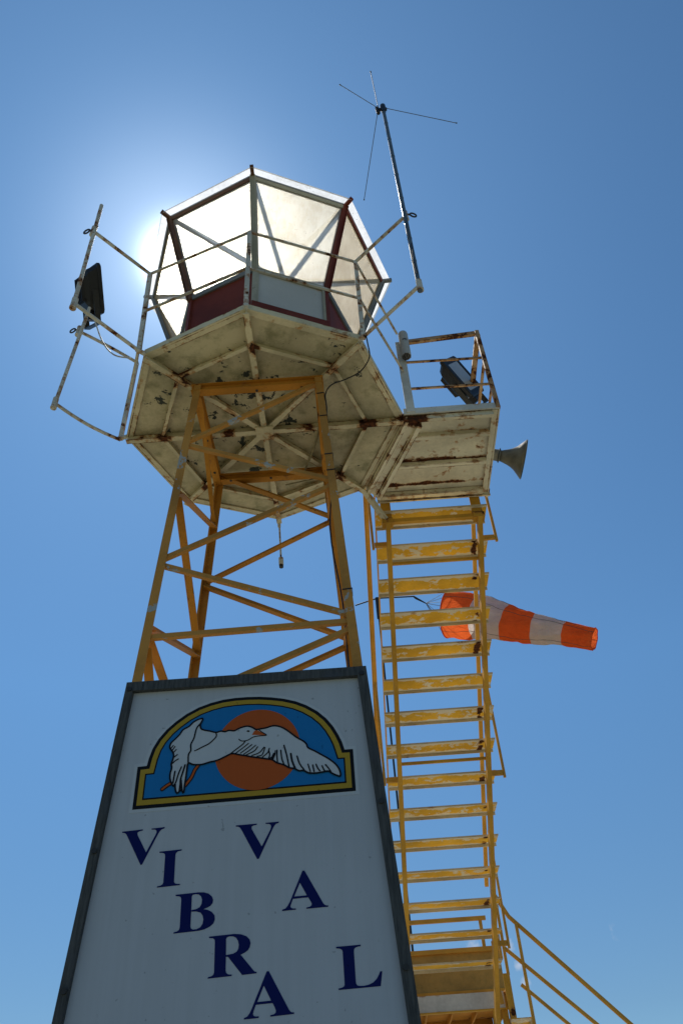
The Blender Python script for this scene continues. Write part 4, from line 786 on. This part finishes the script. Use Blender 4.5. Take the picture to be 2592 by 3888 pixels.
rod = thing('hanging_rod', 'thin white rod with small dark-tipped fitting hanging below the far deck corner', 'rod', W((.019, 1.0, -.50)))
part('stem', rod, M['rail'], lambda m: (m.tube([(-.004, 1.010, .0), (.012, 1.005, -.42)], .0075, 10), m.tube([(-.005, 1.010, .0), (-.003, 1.010, -.07)], .013, 10)))
part('fitting', rod, M['rail'], lambda m: m.tube([(.011, 1.005, -.40), (.014, 1.003, -.47)], .019, 14))
part('tip', rod, M['dark_steel'], lambda m: m.tube([(.014, 1.003, -.4705), (.0145, 1.003, -.492)], .0165, 14))

# ================================================================ CABLES
def cable(pts, r, mat, label, n=8):
    P_ = [Vector(p) for p in pts]; Q = [P_[0] * 2 - P_[1]] + P_ + [P_[-1] * 2 - P_[-2]]; out = []
    for i in range(1, len(Q) - 2):
        for t in (0, .25, .5, .75):
            a, b, c, d = Q[i - 1], Q[i], Q[i + 1], Q[i + 2]
            out.append(tuple(.5 * ((2 * b) + (c - a) * t + (2 * a - 5 * b + 4 * c - d) * t * t + (3 * b - a - 3 * c + d) * t ** 3)))
    out.append(tuple(P_[-1])); m = MB(); m.tube(out, r, n)
    return tag(m.build('cable', mat), label, 'cable')
cable([(.745, -.725, .02), (.752, -.70, -.04), (.76, -.60, -.055), (.70, -.50, -.065), (.60, -.445, -.07), (.50, -.43, -.10), (.455, -.452, -.22), (.458, -.452, -.35), (.452, -.44, -.50), (.455, -.44, -.8), (.465, -.44, -1.0)], .0045, M['cable'], 'black cable drooping under the right side of the deck to the tower leg')
cable([(.42, -.25, -.05), (.41, -.12, -.06), (.36, .10, -.07), (.30, .28, -.06), (.24, .44, -.05)], .008, M['cable_pale'], 'pale olive cable looped beneath the deck inside the top frame')
cable([(-1.372, -.31, 1.16), (-1.30, -.33, 1.02), (-1.15, -.42, .60), (-.98, -.55, .24), (-.80, -.66, .03)], .0055, M['rail'], 'thin pale cable running from the left floodlight to the deck')
cable([(.47, -.45, -1.05), (.445, -.46, -1.25), (.44, -.46, -1.5), (.48, -.46, -1.9), (.49, -.46, -2.3)], .0042, M['cable'], 'black cable tied along the right front tower leg')
cable([(.10, .50, -.10), (.22, .47, -.105), (.33, .46, -.09), (.42, .44, -.05)], .005, M['cable_pale'], 'short pale cable sagging under the rear top beam')
mb = MB()
for k, d in enumerate((.24, .47, .83, .97, 1.86)):
    c = corner(1, -1, d); z = -d
    x0, x1, y0, y1 = c[0] - .059, c[0] + .003, c[1] - .003, c[1] + .059
    part('cable_tie', tower, M['cable'], lambda m, x0=x0, x1=x1, y0=y0, y1=y1, z=z: (m.bar((x0 + .010, y0, z), (x1, y0, z + .004), .003, .006), m.bar((x1, y0, z + .004), (x1, y1, z), .003, .006), m.bar((x0, y0, z), (x0, y0 + .012, z), .003, .006)))

# ================================================================ WINDSOCK
ws = thing('windsock', 'orange and white striped windsock streaming right from a thin dark mast behind stairs', 'windsock', W((1.04, 8.06, q0)))
part('mast', ws, M['dark_steel'], lambda m: (m.tube([(1.055, 8.06, q0), (1.055, 8.06, 3.1)], .016, 12), m.tube([(1.055, 8.06, 3.1), (1.055, 8.06, 3.9)], .014, 12), m.tube([(1.055, 8.06, 3.75), (1.055, 8.06, 4.20)], .036, 12)))
part('swivel_arm', ws, M['dark_steel'], lambda m: m.tube([(.647, 8.06, 4.07), (1.055, 8.06, 4.195), (1.725, 8.04, 4.165)], .013, 8))
CT = [Vector(p) for p in ((2.294, 7.985, 3.685), (2.763, 7.82, 3.497), (3.202, 7.667, 3.206), (3.623, 7.52, 2.962), (4.050, 7.372, 2.735), (4.454, 7.229, 2.495))]
RD = [.420, .400, .312, .258, .200, .185]
# finer rings along a smooth centre line
def crv(t):
    t = max(0, min(4.9999, t)); i = int(t); f = t - i
    g_ = lambda L, k: L[max(0, min(5, k))]
    def cr(a, b, c, d): return .5 * ((2 * b) + (c - a) * f + (2 * a - 5 * b + 4 * c - d) * f * f + (3 * b - a - 3 * c + d) * f ** 3)
    return cr(g_(CT, i - 1), g_(CT, i), g_(CT, i + 1), g_(CT, i + 2)), cr(g_(RD, i - 1), g_(RD, i), g_(RD, i + 1), g_(RD, i + 2))
NS = 48
def ringpts(t):
    c, r = crv(t); d = (crv(min(4.99, t + .05))[0] - crv(max(0, t - .05))[0]).normalized()
    a = d.cross(Vector((0, 0, 1))).normalized(); b = a.cross(d).normalized(); out = []
    for k in range(NS):
        th = 2 * math.pi * k / NS
        wv = 1 + .035 * math.sin(3 * th + t * 2.1) + .022 * math.sin(7 * th - t * 3.3) * (1 + .35 * t) - (.05 * max(0, math.sin(th)) * t / 5) + .016 * math.sin(t * 9 + th * 2) + .012 * math.sin(t * 17 - th * 3) + .012 * math.sin(11 * th + 5 * math.sin(t * 2.2))
        if t < .3: wv = 1 + (wv - 1) * t / .3
        out.append(W(tuple(c + (a * math.cos(th) + b * math.sin(th)) * r * wv)))
    return out
for j in range(5):
    def band(m, j=j):
        K = 10; base = len(m.v)
        for q in range(K + 1): m.v += ringpts(j + q / K)
        for q in range(K):
            for k in range(NS):
                k2 = (k + 1) % NS; m.f.append((base + q * NS + k, base + q * NS + k2, base + (q + 1) * NS + k2, base + (q + 1) * NS + k)); m.u.append([(.5, .5)] * 4); m.m.append(0); m.sm.append(True)
    part('sock_band', ws, M['cloth_orange' if j % 2 == 0 else 'cloth_white'], band, label='orange cloth band' if j % 2 == 0 else 'white cloth band')
    for th0 in (20, 65, 160, 205, 290):
        def seam(m, j=j, th0=th0):
            pts = []
            for q in range(9):
                rp = ringpts(j + q / 8); k = int(th0 / 360 * NS); c = sum(rp, Vector()) / NS; p = c + (rp[k] - c) * 1.008
                pts.append(((p.x) / S, p.y / S, (p.z - DZ) / S))
            m.tube(pts, .0035, 5, caps=False)
        part('seam', ws, M['cord'], seam)
d0 = (crv(.05)[0] - crv(0)[0]).normalized()
part('mouth_ring', ws, M['cloth_orange'], lambda m: m.tube([((p.x) / S, p.y / S, (p.z - DZ) / S) for p in (ringpts(0) + [ringpts(0)[0]])], .012, 8, caps=False))
part('tail_ring', ws, M['cloth_orange'], lambda m: m.tube([((p.x) / S, p.y / S, (p.z - DZ) / S) for p in (ringpts(5) + [ringpts(5)[0]])], .007, 6, caps=False))
kn = Vector((1.93, 8.02, 3.98))
part('swivel', ws, M['dark_steel'], lambda m: m.tube([(1.725, 8.04, 4.165), (1.77, 8.04, 4.12), tuple(kn)], [.016, .022, .010], 8))
rp0 = ringpts(0)
for k in range(0, NS, 6):
    p = rp0[k]; part('bridle_cord', ws, M['cord'], lambda m, p=p: m.tube([tuple(kn), (p.x / S, p.y / S, (p.z - DZ) / S)], .0042, 5))
